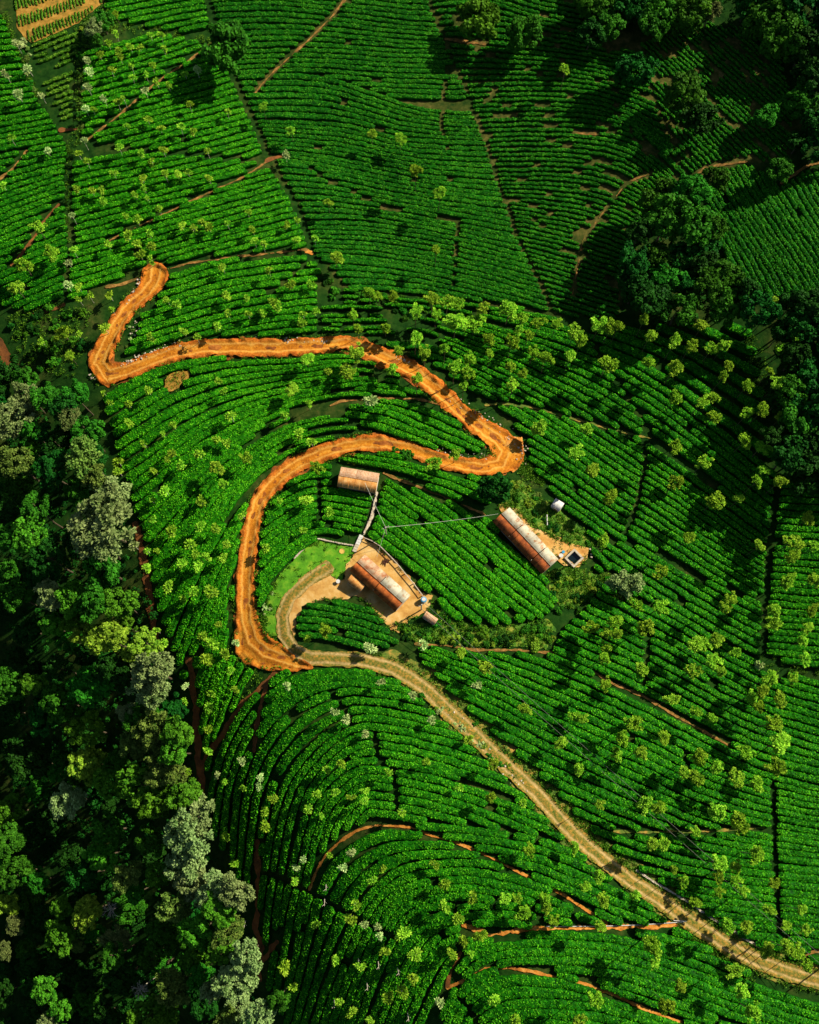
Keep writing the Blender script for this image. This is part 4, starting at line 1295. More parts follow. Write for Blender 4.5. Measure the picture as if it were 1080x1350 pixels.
SAP = """153,45 132,73 143,57 156,67 172,62 184,62 199,47 212,47 216,65 147,92 158,75 174,88 175,103 192,98 201,87 244,98 222,112 207,109 155,135 163,130 123,145 167,167 195,158 212,170
250,138 255,175 238,167 15,182 115,213 104,203 157,195 187,203 215,198 150,228 201,214 217,229 234,230 248,228 188,235 101,248 121,252 134,250,13 136,265,13 178,257 190,248 195,262 5,245 274,200 276,235 300,148
97,330 103,378 145,390,12 118,390 104,395 148,408 55,450 103,440 180,288,14 165,285 168,310,14 180,320,14 185,335,14 197,308,13 200,325,13 200,343,12 220,395 233,403,14 240,297 255,302,12 266,295,13 200,445,13 243,437 260,445 138,432,14
195,515 137,518 170,532 145,532 210,275 142,322 276,300,13 300,295 327,280 333,303 336,318 347,322 377,297 391,290 391,317 415,315 294,353,12 355,357 298,390,12 325,393 383,375,14 411,375,13 360,397,13 347,413 400,415 367,405,13 301,413 328,415 287,430,12
398,426,13 416,410,13 433,490 288,503 407,533 295,515 285,580 298,583,13 305,550,16 395,572,15 411,584,14 376,547,14 368,660 403,660,15 434,675,13 320,680,12 285,697,13 300,717,13 294,735,12 272,735,13 280,780,18 351,723,13 400,700
171,557,14 228,561 215,571 190,585 228,597,14 263,600,15 222,605 240,613,14 203,620 157,610,14 156,622,13 218,648,16 201,660 265,662,15 203,685 227,702,16 264,695,14 250,718,16 257,730,14 240,742,14 262,745,14 195,727 206,727 193,750,13 222,775,15 255,780,15 240,790,12
217,848,13 207,832 267,840,14 270,870,14 288,822 281,848,17 296,862,14 275,870,16 304,885 310,910 278,915 275,932,13 275,962,12 275,990,12 243,925 248,1018 450,1007,12 513,1017 296,1030 320,1040 360,1053,13 350,1070,13 417,1048,14 442,1045 408,1067,14 423,1075
481,1042 481,1055 463,1050 430,1015 405,842,12 350,1090,15 298,1103,12 309,1137,13 390,1162,13 434,1127 491,1160,12 504,1145 468,1193,14 463,1210,17 417,1220,13 375,1275,17 385,1302,15 443,1267,12 475,1273,13 508,1255,13 532,1230,17 510,1315,17 530,1307,16 447,1322,13 464,1335,14 487,1347,13
548,1257,17 545,1290,14 530,1070,12 605,1038 562,1005 690,1060 618,975,12 573,1140,13 587,1165,15 587,1195,15 602,1210,15 622,1183,15 608,1213 612,1240,14 597,1258,13 622,1257,12 652,1320,14 680,1345,15"""
PALE_SAP = """8,98,13 24,125,15 55,125 115,80 137,130 113,143 192,120 260,93,12 64,200,12 377,205,12 90,377,14 378,905 311,848 442,938,12 456,948,12 482,968 344,1025 319,1002,12 245,905 391,1143 401,1133 452,1143,12 463,1125 481,1219 500,1235 580,1320,13 487,855,16
557,850,14 545,918,14 570,950,14 502,898,12 628,902,13 490,530,19 341,1037 38,90,14 118,95,13 111,186,12 116,115,12 95,285,12 90,345,12 498,1222 1002,876,15 285,1022 22,58,14 178,720,14"""
LIME = """153,20,14 384,173,15 490,177,16 528,183,18 347,140,14 433,268,13 580,255,20 745,92,16 548,225,18 575,330,16 50,300,20 68,335,22 33,350,24 22,380,22 85,440,26 93,470,18 443,340,22 465,415,15 471,433,14 487,387,18 497,392,16 518,390,18 508,433,17 525,462,15 470,465,25 405,475,22 457,490,24 517,487,15 385,515,20 325,605,19 287,618,22 294,638,14
417,615,20 548,412,22 570,395,22 590,398,20 602,402,24 575,415,18 637,405,18 670,410,28 688,420,18 711,425,20 733,427,18 757,437,24 790,430,27 766,449,18 548,447,22 560,465,20 600,425,30 625,425,30 645,448,18 675,450,20 685,435,16 697,442,15 587,460,16 646,467,15 620,475,20 600,485,20 618,492,20 612,508,16
703,464,18 720,472,20 674,483,16 690,492,16 676,508,19 752,470,18 800,480,26 805,430,20 550,500,16 573,612,23 600,600,17 712,563,26 772,565,20 758,597,24 782,622,24 805,655,20 795,712,18 815,430,15 850,420,17 858,443,17 890,450,19 925,430,19 912,455,19 938,460,19 955,455,17 855,478,17 890,485,22 960,482,17 955,495,15
890,525,20 925,530,20 940,525,17 1005,540,20 985,508,20 1025,505,22 1015,490,15 1030,460,18 1020,400,20 1010,415,24 1050,445,18 940,550,20 985,545,18 890,590,20 982,582,20 1005,590,22 928,610,22 891,637,22 943,660,26 1008,620,15 998,635,16 908,710,20 1002,720,18 1028,635,18 975,657,16 1065,685,20
1045,715,26 1045,733,20 1075,720,18 1075,765,20 1038,767,22 1020,805,20 1070,805,17 870,755,22 963,790,20 870,800,24 838,797,18 955,802,15 1030,550,16 812,820,20 811,835,18 852,827,24 846,882,18 915,850,26 928,848,20 945,844,20 940,870,24 915,883,22 950,885,16 970,860,15 1020,823,24 1065,828,17 1058,845,17 1062,870,18 1045,893,17
1013,896,24 1005,913,20 1028,922,20 990,920,20 1000,930,17 886,922,18 918,938,15 940,947,16 1020,955,24 1028,982,34 982,992,22 1025,1013,28 837,953,24 820,975,20 875,973,18 845,992,18 813,995,18 922,997,22 945,1012,18 902,1018,16 918,1025,20 970,1025,24 998,1035,24 853,1060,24 868,1065,18 945,1070,24 975,1085,26
608,862,17 640,880,20 692,935,17 757,945,17 768,947,15 739,980,17 763,1015,15 790,1060,15 650,1008,16 647,1050,15 800,855,18 796,868,16 798,902,18 778,828,20 800,835,17 430,832,19 665,1185,16 682,1185,15 690,1203,20 717,1185,20 722,1197,16 730,1213,17 697,1120,18 757,1117,15 790,1155,18 772,1170,15 795,1187,18 792,1222,15 633,1233,17 785,1320,22 765,1345,18
873,1112,19 860,1112,16 917,1097,15 997,1127,22 888,1146,12 948,1140,24 970,1143,17 948,1157,16 970,1160,18 980,1174,15 948,1175,15 917,1190,15 902,1163,15 960,1220,18 983,1223,18 1015,1200,15 1020,1165,15 1057,1200,16 1063,1225,16 1035,1220,15 1010,1253,20 1038,1250,20 1050,1255,20 1062,1270,18 860,1247,26 863,1270,14 970,1280,22 978,1307,20 993,1335,24 880,1325,22 897,1300,16 837,1180,14"""

ALLPTS += [p[:2] for p in pts3(SAP, 1) + pts3(PALE_SAP, 1) + pts3(LIME, 1)]
learn_places(ALLPTS)
for (px, py, d_) in pts3(SAP, 10.5):
    big = d_ >= 14
    tree(px, py, d_ * 0.95, 'sap', 'lime', 'sapling', company(px, py) + ('lime-green leafy sapling ' if big else 'small star-shaped lime sapling ') + place_words(px, py), 'saplings planted among the tea', tall=random.uniform(1.9, 3.0), bark='pale_bark', lean=.2)
for (px, py, d_) in pts3(PALE_SAP, 11):
    tree(px, py, d_ * 0.92, 'sap', 'whitish', 'sapling', company(px, py) + 'whitish-leaved sapling ' + place_words(px, py), 'whitish saplings among the tea', tall=random.uniform(1.9, 3.2), bark='pale_bark', lean=.2)
for (px, py, d_) in pts3(LIME, 18):
    big = d_ >= 22
    right = px > 780 or py < 530 and px > 540
    tree(px, py, d_ * 0.86, 'lime', 'lime' if random.random() < 0.5 else 'shade_leaf', 'shade_tree', company(px, py) + ('broad ' if big else 'slender ') + 'lime shade tree ' + place_words(px, py), 'shade trees over the tea', tall=random.uniform(5.4, 8.0) if right else random.uniform(3.0, 4.4), lean=.1)

# ------------------------------------------------------------------ forest, grove and big single trees
LOOK = {
    'd': ('broad', 'dark_leaf', 'dark green rounded forest tree'), 'm': ('broad', 'mid_leaf', 'mid green rounded forest tree'), 'b': ('broad', 'bright_leaf', 'bright green clumpy forest tree'),
    'y': ('broad', 'yellow_leaf', 'yellow-green clumpy forest tree'), 'o': ('feather', 'olive_leaf', 'olive-toned feathery forest tree'), 'p': ('feather', 'pale_leaf', 'silvery pale-leaved feathery tree'),
    'n': ('feather', 'brown_leaf', 'dry brownish-crowned tree'), 'x': ('bare', 'pale_bark', 'leafless grey tree'),
}
BIG = """22,555,42,p 92,553,24,n 115,570,34,m 112,603,38,o 124,628,32,o 138,690,66,p 150,655,44,p 130,715,46,p 108,650,34,m 68,620,36,d 20,608,34,o 45,612,24,m 135,745,42,m 133,770,30,m 48,670,32,m 15,672,24,d 12,708,36,m 40,705,36,b 65,735,38,d 20,785,32,m 66,785,34,p 97,790,36,b 125,795,34,m 158,795,34,b
38,565,28,m 62,572,26,d 82,580,26,d 40,590,20,b 85,535,30,d 60,525,28,m 100,520,26,m 35,520,26,p 8,540,28,d
70,826,28,b 97,820,26,b 110,834,26,y 140,840,38,y 165,824,22,b 192,850,32,y 176,862,22,y 202,885,44,p 197,912,38,p 120,905,42,m 84,925,44,m 60,940,46,d 45,902,28,b 10,905,42,m 115,962,38,b 170,940,24,p 188,950,40,m 203,962,42,o 180,980,38,o 236,968,36,b 230,990,30,b
115,1005,44,y 90,1055,42,p 145,1030,36,b 40,1005,42,d 70,1020,28,m 218,1018,40,o 185,1035,44,b 206,1058,44,b 10,1070,36,b 155,1003,24,m 246,1050,34,b 257,1076,42,p 75,880,28,d 165,890,30,d 145,880,30,d
250,1098,48,p 246,1135,46,p 258,1165,40,p 282,1178,42,p 312,1175,34,p 145,1095,38,m 135,1128,40,b 167,1153,34,o 210,1153,30,b 200,1110,34,m 112,1155,34,d 25,1150,40,m 50,1162,28,m 12,1192,26,y 80,1195,24,b 115,1203,34,y 80,1232,36,b 102,1247,16,o 145,1200,26,x 152,1238,30,n 150,1262,30,m 180,1175,28,m 215,1233,36,m 230,1198,36,o 262,1228,36,b
200,1260,26,m 230,1300,44,o 255,1265,30,b 185,1305,26,x 160,1290,36,d 60,1305,30,b 82,1330,32,b 65,1347,26,p 205,1347,50,b 140,1340,40,d 8,1110,40,m 4,1255,22,n 4,1310,30,d 290,1200,34,b 298,1228,34,o 290,1252,30,b 325,1262,32,p 310,1290,44,p 280,1305,26,p 315,1330,26,p 342,1338,34,p 368,1320,22,m 300,1345,28,o 265,1285,28,m 20,1220,24,n"""
BIGP = [(float(a[0]), float(a[1]), a[3]) for a in (w.split(',') for w in BIG.split())]
NEAR = {'d': 'dark green', 'm': 'mid green', 'b': 'bright green', 'y': 'yellow-green', 'o': 'olive', 'p': 'silvery', 'n': 'dry brown', 'x': 'leafless'}


def between(px, py, own):
    o = sorted((math.hypot(px - a, py - b), c) for a, b, c in BIGP)
    k1 = o[0][1]
    k2 = next(c for _, c in o if c != k1)
    return ' between %s and %s trees' % (NEAR[k1], NEAR[k2])


def beside(px, py, own):
    k = min((math.hypot(px - a, py - b), c) for a, b, c in BIGP if c != own)[1]
    return ' beside a ' .replace('a ', 'an ' if k == 'o' else 'a ') + NEAR[k] + ' one'


for w in BIG.split():
    q = w.split(',')
    px, py, d_ = float(q[0]), float(q[1]), float(q[2])
    pr, mt, lab = LOOK[q[3]]
    edge = float(seg_dist(np.array([px]), np.array([py]), FOREST_EDGE_PX)[0][0]) < 55
    lab = ('broad ' if d_ >= 40 else 'narrow ' if d_ < 28 else '') + lab + beside(px, py, q[3]) + (' at the ravine forest edge' if edge else ' deep in the ravine forest')
    tree(px, py, d_ * 1.12, pr, mt, 'forest_tree', lab, 'ravine forest trees', tall=random.uniform(9.5, 13.0) * (0.85 if d_ < 28 else 1), bark='pale_bark' if q[3] == 'x' else 'bark', lean=.05, sz=1.05)

GROVE = """780,8,40,m 800,34,38,m 832,14,44,d 862,24,48,m 886,8,44,m 905,22,40,m 925,8,32,b 936,16,24,n 778,46,34,d 850,-25,50,d 800,-25,46,d 900,-30,46,d 1010,28,58,m 1032,50,48,m 1064,20,58,d 1076,70,50,d 1078,104,44,d 1058,66,40,d 1050,-20,50,d 985,8,36,d
1072,168,40,d 1078,196,32,d 1052,188,26,d 1098,178,40,d 1110,40,50,d 1115,120,46,d 1105,80,46,d 880,288,45,m 842,308,32,d 866,343,36,m 880,373,40,m 858,398,45,d 896,408,42,m 918,298,45,m 930,330,36,d 950,368,40,m 958,398,44,m 926,384,36,m 900,343,36,d 986,386,30,d 1000,412,38,d 945,300,25,m 1042,402,30,d 1072,404,40,d 870,264,40,m 912,256,38,m 930,350,30,d 835,345,34,d 838,378,38,d 905,375,34,d
1050,470,44,d 1072,500,40,d 1045,520,40,m 1076,540,44,d 1050,562,44,m 1072,592,44,d 1040,602,38,d 1066,632,40,d 1062,432,40,d 1100,460,46,d 1105,520,46,d 1110,580,46,d 1105,640,46,d 1022,575,28,d 1030,438,26,d 1025,530,26,d"""
GROVEP = [(float(a[0]), float(a[1]), a[3], float(a[2])) for a in (w.split(',') for w in GROVE.split())]


def grove_beside(px, py, own):
    o = sorted((math.hypot(px - a, py - b), c, d) for a, b, c, d in GROVEP)[1]
    return ', next to a ' + ('larger ' if o[2] > 41 else 'smaller ') + NEAR[o[1]] + ' one'


for w in GROVE.split():
    q = w.split(',')
    px, py, d_ = float(q[0]), float(q[1]), float(q[2])
    pr, mt, lab = LOOK[q[3]]
    where = ' in the upper wood' if py < 210 and px > 760 else ' in the dark wood' if px > 1015 else ' in the grove'
    tree(px, py, d_ * 1.1, pr, mt, 'forest_tree', ('broad ' if d_ >= 40 else '') + lab.replace('forest tree', 'tree') + where + grove_beside(px, py, q[3]), 'trees of the wood and grove', tall=random.uniform(3.2, 4.6) if py < 210 else random.uniform(5.5, 8), lean=.05, sz=1.05)

SINGLE = """300,65,52,m,lone_broad 632,28,46,b,pair 692,46,38,m,pair 840,95,46,d,x 903,127,44,m,x 925,160,40,d,x 1010,155,28,m,x 1055,135,36,m,x 1030,225,28,m,x 945,237,30,m,x 125,38,20,p,h 135,28,24,m,h 128,55,14,m,h 655,642,38,d,s 825,770,34,p,s"""
SLAB = {'lone_broad': 'large round dark tree beside the ditch at the wavy tea rows', 'pair': 'bushy green tree at the top corner of the arching thin rows', 'x': ' tree standing in the sparse new tea plot', 'h': ' tree at the corner of the tan vegetable plot', 's': ''}
for w in SINGLE.split():
    q = w.split(',')
    px, py, d_ = float(q[0]), float(q[1]), float(q[2])
    pr, mt, lab = LOOK[q[3]]
    col_ = {'m': 'mid green', 'd': 'dark green', 'b': 'bright green', 'p': 'pale silvery'}[q[3]]
    if q[4] == 's':
        label = 'dark bushy tree behind the longest rusty house' if q[3] == 'd' else 'pale green tree below the stone water tank'
    elif q[4] in 'xh':
        label = col_ + SLAB[q[4]]
    elif q[4] == 'pair':
        label = ('larger ' if d_ > 40 else 'smaller ') + SLAB['pair']
    else:
        label = SLAB[q[4]]
    tree(px, py, d_ * 1.1, pr, mt, 'broadleaf_tree', label, None if q[4] in ('lone_broad', 's', 'pair') else 'field trees', tall=(6.0 if d_ > 50 else 4.0) if d_ > 30 else 3.4, lean=.04)

# forest trees in the deep shade between the ones above
PT = np.array([(t[0], t[1], t[2]) for t in TREES])


def fill(poly, spacing, n_max, kinds, lab, group, tries=6000, size=(24, 38), keep=0.55):
    global PT
    rng = random.Random(5)
    xs, ys = [p[0] for p in poly], [p[1] for p in poly]
    made = 0
    for _ in range(tries):
        if made >= n_max:
            break
        px, py = rng.uniform(min(xs), max(xs)), rng.uniform(min(ys), max(ys))
        if not inside(np.array([px]), np.array([py]), poly)[0]:
            continue
        x, y, _z = [float(v) for v in p2w(px, py, 5.5)]
        d_ = rng.uniform(*size)
        R = d_ * MPP / 2
        dd = np.hypot(PT[:, 0] - x, PT[:, 1] - y)
        if (dd < (PT[:, 2] + R) * keep).any():
            continue
        k = rng.choice(kinds)
        pr, mt, l2 = LOOK[k]
        tree(px, py, d_ * 1.1, pr, mt, 'forest_tree', ('large ' if d_ > 34 else 'low ') + l2 + (between(px, py, k) if px < 500 else '') + lab, group, tall=rng.uniform(3.2, 5.2), lean=.05)
        PT = np.array([(t[0], t[1], t[2]) for t in TREES])
        made += 1
    return made


FILLPOLY = [(-110, 470), (20, 490), (80, 520), (112, 560), (165, 700), (212, 850), (245, 1010), (280, 1150), (312, 1270), (335, 1380), (340, 1450), (-110, 1450)]
print('fill', fill(FILLPOLY, 26, 150, 'dddddm', ' in the shaded ravine', 'shaded ravine trees'))  # mostly dark leaf kinds: the ravine's deep shade is put into leaf colour
print('fill', fill([(1095, 420), (1180, 420), (1180, 640), (1095, 640)], 26, 10, 'dd', ' at the far side of the dark wood', 'trees of the wood and grove'))

# undergrowth on the forest floor: nobody could count it
rng = np.random.default_rng(21)
upx, upy = [], []
while len(upx) < 2600:
    a, b_ = rng.uniform(-110, 380), rng.uniform(430, 1450)
    if inside(np.array([a]), np.array([b_]), FORESTFLOOR)[0]:
        upx.append(a)
        upy.append(b_)
for zone, n in (([(1030, 400), (1180, 400), (1180, 640), (1030, 640)], 260), ([(760, -90), (1180, -90), (1180, 110), (1050, 120), (1000, 30), (840, 40), (770, 20)], 420), ([(820, 300), (900, 235), (960, 340), (1010, 400), (940, 420), (850, 430)], 240)):
    k = 0
    while k < n:
        a, b_ = rng.uniform(min(p[0] for p in zone), max(p[0] for p in zone)), rng.uniform(min(p[1] for p in zone), max(p[1] for p in zone))
        if inside(np.array([a]), np.array([b_]), zone)[0]:
            upx.append(a)
            upy.append(b_)
            k += 1
ux, uy, uz = p2w(np.array(upx), np.array(upy))
sv = []
for me in PROTO['shrub'][:3]:
    co = np.empty(len(me.vertices) * 3, np.float32)
    me.vertices.foreach_get('co', co)
    sv.append(co.reshape(-1, 3)[:48 * 4])
UV_, UT = [], []
for i in range(len(ux)):
    s_ = rng.uniform(0.6, 1.5)
    a = rng.uniform(0, 6.28)
    c_ = sv[i % 3]
    UV_.append(np.stack([ux[i] + s_ * (c_[:, 0] * math.cos(a) - c_[:, 1] * math.sin(a)), uy[i] + s_ * (c_[:, 0] * math.sin(a) + c_[:, 1] * math.cos(a)), uz[i] + 0.25 + s_ * 0.8 * c_[:, 2]], -1))
    UT.append(np.full(len(c_), rng.uniform(0, 1)))
UV_ = np.concatenate(UV_)
o = obj('undergrowth', mesh_np('undergrowth', UV_, np.arange(len(UV_)).reshape(-1, 4), None, {'tint': np.concatenate(UT)}), 'dark_leaf')
tag(o, 'tangled dark green undergrowth on the floor of forest and grove', 'undergrowth', kind='stuff')

# ------------------------------------------------------------------ shrubs of the scrub and house edges
def shrub(px, py, d_px, mat, label, group):
    x, y, z = [float(v) for v in p2w(px, py, 0.4)]
    s_ = d_px * MPP / 2 * random.uniform(0.9, 1.15)
    o = obj('shrub', random.choice(PROTO['shrub']), None, None, (x, y, z + 0.12 * s_), (0, 0, random.uniform(0, 6.28)))
    o.scale = (s_, s_ * random.uniform(.8, 1.1), s_ * 0.95)
    set_mat(o, mat)
    tag(o, label, 'shrub', group)


def scatter(poly, n, size, mats, where, seed):
    rng = random.Random(seed)
    xs, ys = [p[0] for p in poly], [p[1] for p in poly]
    k = 0
    while k < n:
        px, py = rng.uniform(min(xs), max(xs)), rng.uniform(min(ys), max(ys))
        if inside(np.array([px]), np.array([py]), poly)[0]:
            mt = rng.choice(mats)
            word = {'mid_leaf': 'mid green', 'dark_leaf': 'dark green', 'bright_leaf': 'bright green', 'whitish': 'whitish', 'yellow_leaf': 'yellow-green', 'lime': 'lime-green', 'olive_leaf': 'olive'}[mt]
            shrub(px, py, rng.uniform(*size), mt, word + ' shrub ' + where, 'shrubs ' + where)
            k += 1


scatter(SCRUB, 46, (7, 17), ['mid_leaf', 'mid_leaf', 'dark_leaf', 'bright_leaf', 'yellow_leaf'], 'in the scrub below the shed', 1)
scatter([(570, 785), (578, 800), (600, 815), (590, 822), (572, 806)], 7, (7, 11), ['whitish', 'mid_leaf'], 'beside the blue barrel', 2)
scatter([(655, 632), (690, 636), (715, 655), (700, 668), (668, 655)], 20, (6, 12), ['mid_leaf', 'yellow_leaf', 'olive_leaf'], 'in the rough grass above the longest house', 3)
scatter([(716, 762), (740, 752), (790, 760), (800, 790), (770, 812), (735, 808)], 26, (7, 15), ['mid_leaf', 'dark_leaf', 'yellow_leaf'], 'below the stone water tank', 4)
scatter([(742, 688), (775, 702), (795, 722), (780, 726), (756, 704)], 9, (6, 10), ['mid_leaf', 'bright_leaf'], 'above the stone water tank', 5)
scatter([(705, 672), (730, 682), (740, 700), (722, 700), (704, 688)], 9, (6, 11), ['mid_leaf', 'dark_leaf'], 'between the longest house and white-roofed shed', 6)
scatter([(505, 594), (540, 590), (560, 600), (550, 612), (515, 606)], 7, (10, 17), ['mid_leaf', 'dark_leaf'], 'behind the pink-roofed hut', 7)
scatter([(448, 602), (500, 606), (498, 615), (446, 608)], 6, (6, 10), ['mid_leaf', 'yellow_leaf'], 'against the back of the pink-roofed hut', 8)
scatter([(345, 790), (356, 775), (372, 752), (376, 758), (360, 790), (352, 835), (346, 830)], 14, (5, 10), ['whitish', 'mid_leaf', 'bright_leaf'], 'along the outer edge of the lawn', 9)
scatter([(20, 30), (34, 50), (45, 100), (52, 125), (42, 125), (30, 80)], 12, (8, 14), ['mid_leaf', 'olive_leaf', 'whitish'], 'in the hedgerow left of the vegetable plot', 10)
scatter([(104, 30), (130, 20), (122, 60), (118, 130), (110, 180), (104, 180), (108, 120)], 20, (9, 15), ['mid_leaf', 'olive_leaf', 'yellow_leaf', 'bright_leaf'], 'in the hedgerow right of its shadow gap', 11)
scatter([(60, 395), (120, 410), (112, 470), (95, 500), (30, 480), (10, 420)], 34, (8, 18), ['mid_leaf', 'bright_leaf', 'dark_leaf'], 'on the bank left of the road bend', 12)
scatter([(560, 905), (600, 942), (660, 998), (700, 1040), (692, 1046), (640, 995), (585, 945), (550, 915)], 26, (5, 11), ['whitish', 'mid_leaf', 'yellow_leaf'], 'along the lower edge of the rutted track', 13)
scatter([(590, 908), (625, 940), (670, 985), (735, 1050), (742, 1062), (680, 1010), (610, 940)], 18, (5, 10), ['mid_leaf', 'olive_leaf'], 'on the upper verge of the rutted track', 14)
scatter([(424, 358), (455, 378), (520, 390), (600, 396), (600, 408), (545, 425), (500, 410), (426, 395)], 34, (8, 14), ['mid_leaf', 'bright_leaf', 'dark_leaf'], 'in the line of trees below the level rows', 16)
scatter([(175, 420), (190, 418), (182, 440), (168, 458), (162, 450)], 7, (5, 9), ['olive_leaf', 'whitish'], 'on the bare ground inside the road bend', 15)

# low weeds on verges, rough grass and scrub: nobody could count them
rng = np.random.default_rng(33)
WV, WT = [], []
for poly, n in ((LAWN, 60), (GRASS3, 330), (GRASS3B, 260), (SCRUB, 420), (YARD3, 40), ([(x_ - 14, y_ + 2) for x_, y_, _ in VERGE[:20]] + [(x_ + 16, y_ - 8) for x_, y_, _ in VERGE[:20]][::-1], 900),
                ([(60, 395), (120, 410), (112, 470), (95, 500), (30, 480), (10, 420)], 300), (PATCH1, 50), ([(895, 1226), (945, 1250), (1000, 1285), (990, 1292), (930, 1262), (890, 1236)], 160), ([(300, 845), (350, 892), (318, 925), (300, 900)], 60), ([(690, 600), (720, 640), (700, 640), (680, 622)], 90), ([(795, 752), (850, 792), (830, 800), (780, 775)], 110), ([(140, 20), (210, 36), (285, 52), (285, 62), (200, 48), (120, 40)], 120), ([(985, 430), (1010, 470), (1012, 520), (985, 500), (975, 440)], 90), ([(100, 25), (140, 5), (160, 32), (120, 60), (110, 185), (92, 215), (94, 320), (88, 320), (86, 200), (98, 170)], 330),
                ([(1000, 862), (1050, 872), (1160, 886), (1160, 900), (1040, 886), (1005, 880)], 90), ([(8, 10), (40, 100), (56, 130), (46, 132), (28, 90), (2, 20)], 120)):
    k = 0
    xs_, ys_ = [p[0] for p in poly], [p[1] for p in poly]
    px_, py_ = rng.uniform(min(xs_), max(xs_), n * 12), rng.uniform(min(ys_), max(ys_), n * 12)
    ok = inside(px_, py_, poly)
    px_, py_ = px_[ok][:n], py_[ok][:n]
    dr = seg_dist(px_, py_, TRACK, halves=[p[2] / 2 - 1 for p in TRACK])[0] > 0
    wx_, wy_, wz_ = p2w(px_[dr], py_[dr])
    for i in range(len(wx_)):
        m_ = 16
        d_ = rdir(rng, m_, 0.1)
        r_ = rng.uniform(0.12, 0.42)
        c_ = np.array([wx_[i], wy_[i], wz_[i] + 0.12]) + d_ * r_ * rng.uniform(0.3, 1, (m_, 1))
        sd_ = np.cross(d_, rdir(rng, m_)) * 0.07
        tp_ = c_ + (d_ + rng.standard_normal((m_, 3)) * 0.5) * 0.17
        WV.append(np.stack([c_ - d_ * 0.05, (c_ + tp_) / 2 + sd_, tp_, (c_ + tp_) / 2 - sd_], 1).reshape(-1, 3))
        WT.append(np.repeat(np.clip(rng.normal(0.5, 0.25, m_), 0, 1), 4))
EDGES = [([p[:2] for p in ROAD], 900, [p[2] / 2 + 2.5 for p in ROAD]), (YARD[8:27], 170, None), (YARD3 + YARD3[:1], 160, None), (LAWN[10:] + LAWN[:3], 120, None), ([p[:2] for p in TRACK if 470 < p[0] < 1200], 560, [p[2] / 2 + 2.0 for p in TRACK if 470 < p[0] < 1200])]
for pts, n, hv in EDGES:
    P_ = np.array(pts, float)
    sl_ = np.concatenate([[0], np.cumsum(np.hypot(*np.diff(P_, axis=0).T))])
    u_ = rng.uniform(0, sl_[-1], n)
    ex_, ey_ = np.interp(u_, sl_, P_[:, 0]), np.interp(u_, sl_, P_[:, 1])
    tx_, ty_ = np.interp(u_ + 1, sl_, P_[:, 0]) - np.interp(u_ - 1, sl_, P_[:, 0]), np.interp(u_ + 1, sl_, P_[:, 1]) - np.interp(u_ - 1, sl_, P_[:, 1])
    tl_ = np.hypot(tx_, ty_) + 1e-6
    of_ = rng.normal(0, 1.3, n) + (0 if hv is None else np.interp(u_, sl_, hv) * rng.choice([-1, 1], n))
    ex_, ey_ = ex_ - ty_ / tl_ * of_, ey_ + tx_ / tl_ * of_
    keep_ = vn(ex_ * 0.05, ey_ * 0.05, 8.0) > -0.25
    wx_, wy_, wz_ = p2w(ex_[keep_], ey_[keep_])
    for i in range(len(wx_)):
        m_ = 14
        d_ = rdir(rng, m_, 0.1)
        r_ = rng.uniform(0.10, 0.34)
        c_ = np.array([wx_[i], wy_[i], wz_[i] + 0.18]) + d_ * r_ * rng.uniform(0.3, 1, (m_, 1))
        sd_ = np.cross(d_, rdir(rng, m_)) * 0.07
        tp_ = c_ + (d_ + rng.standard_normal((m_, 3)) * 0.5) * 0.17
        WV.append(np.stack([c_ - d_ * 0.05, (c_ + tp_) / 2 + sd_, tp_, (c_ + tp_) / 2 - sd_], 1).reshape(-1, 3))
        WT.append(np.repeat(np.clip(rng.normal(0.45, 0.25, m_), 0, 1), 4))
WV = np.concatenate(WV)
tag(obj('weeds', mesh_np('weeds', WV, np.arange(len(WV)).reshape(-1, 4), None, {'tint': np.concatenate(WT)}), 'crop'), 'low tufts of weeds on verges, rough grass and scrub', 'weeds', kind='stuff')

# ------------------------------------------------------------------ houses
def corr_sheet(w, l_, seed):
    """one corrugated roofing sheet, length along y, ridges along y, lower left corner at the origin"""
    k = 11
    V = []
    for th in (0.0, -0.012):
        for j in (0, 1):
            for i in range(k):
                V.append((w * i / (k - 1), l_ * j, 0.022 * (1 if i % 2 else -1) + th))
    Fq = []
    for i in range(k - 1):
        Fq.append((i, i + 1, k + i + 1, k + i))
        Fq.append((2 * k + i + 1, 2 * k + i, 3 * k + i, 3 * k + i + 1))
        Fq.append((i + 1, i, 2 * k + i, 2 * k + i + 1))
        Fq.append((k + i, k + i + 1, 3 * k + i + 1, 3 * k + i))
    Fq.append((0, k, 3 * k, 2 * k))
    Fq.append((2 * k - 1, k - 1, 3 * k - 1, 4 * k - 1))
    return mesh_np('roof_sheet', V, Fq)


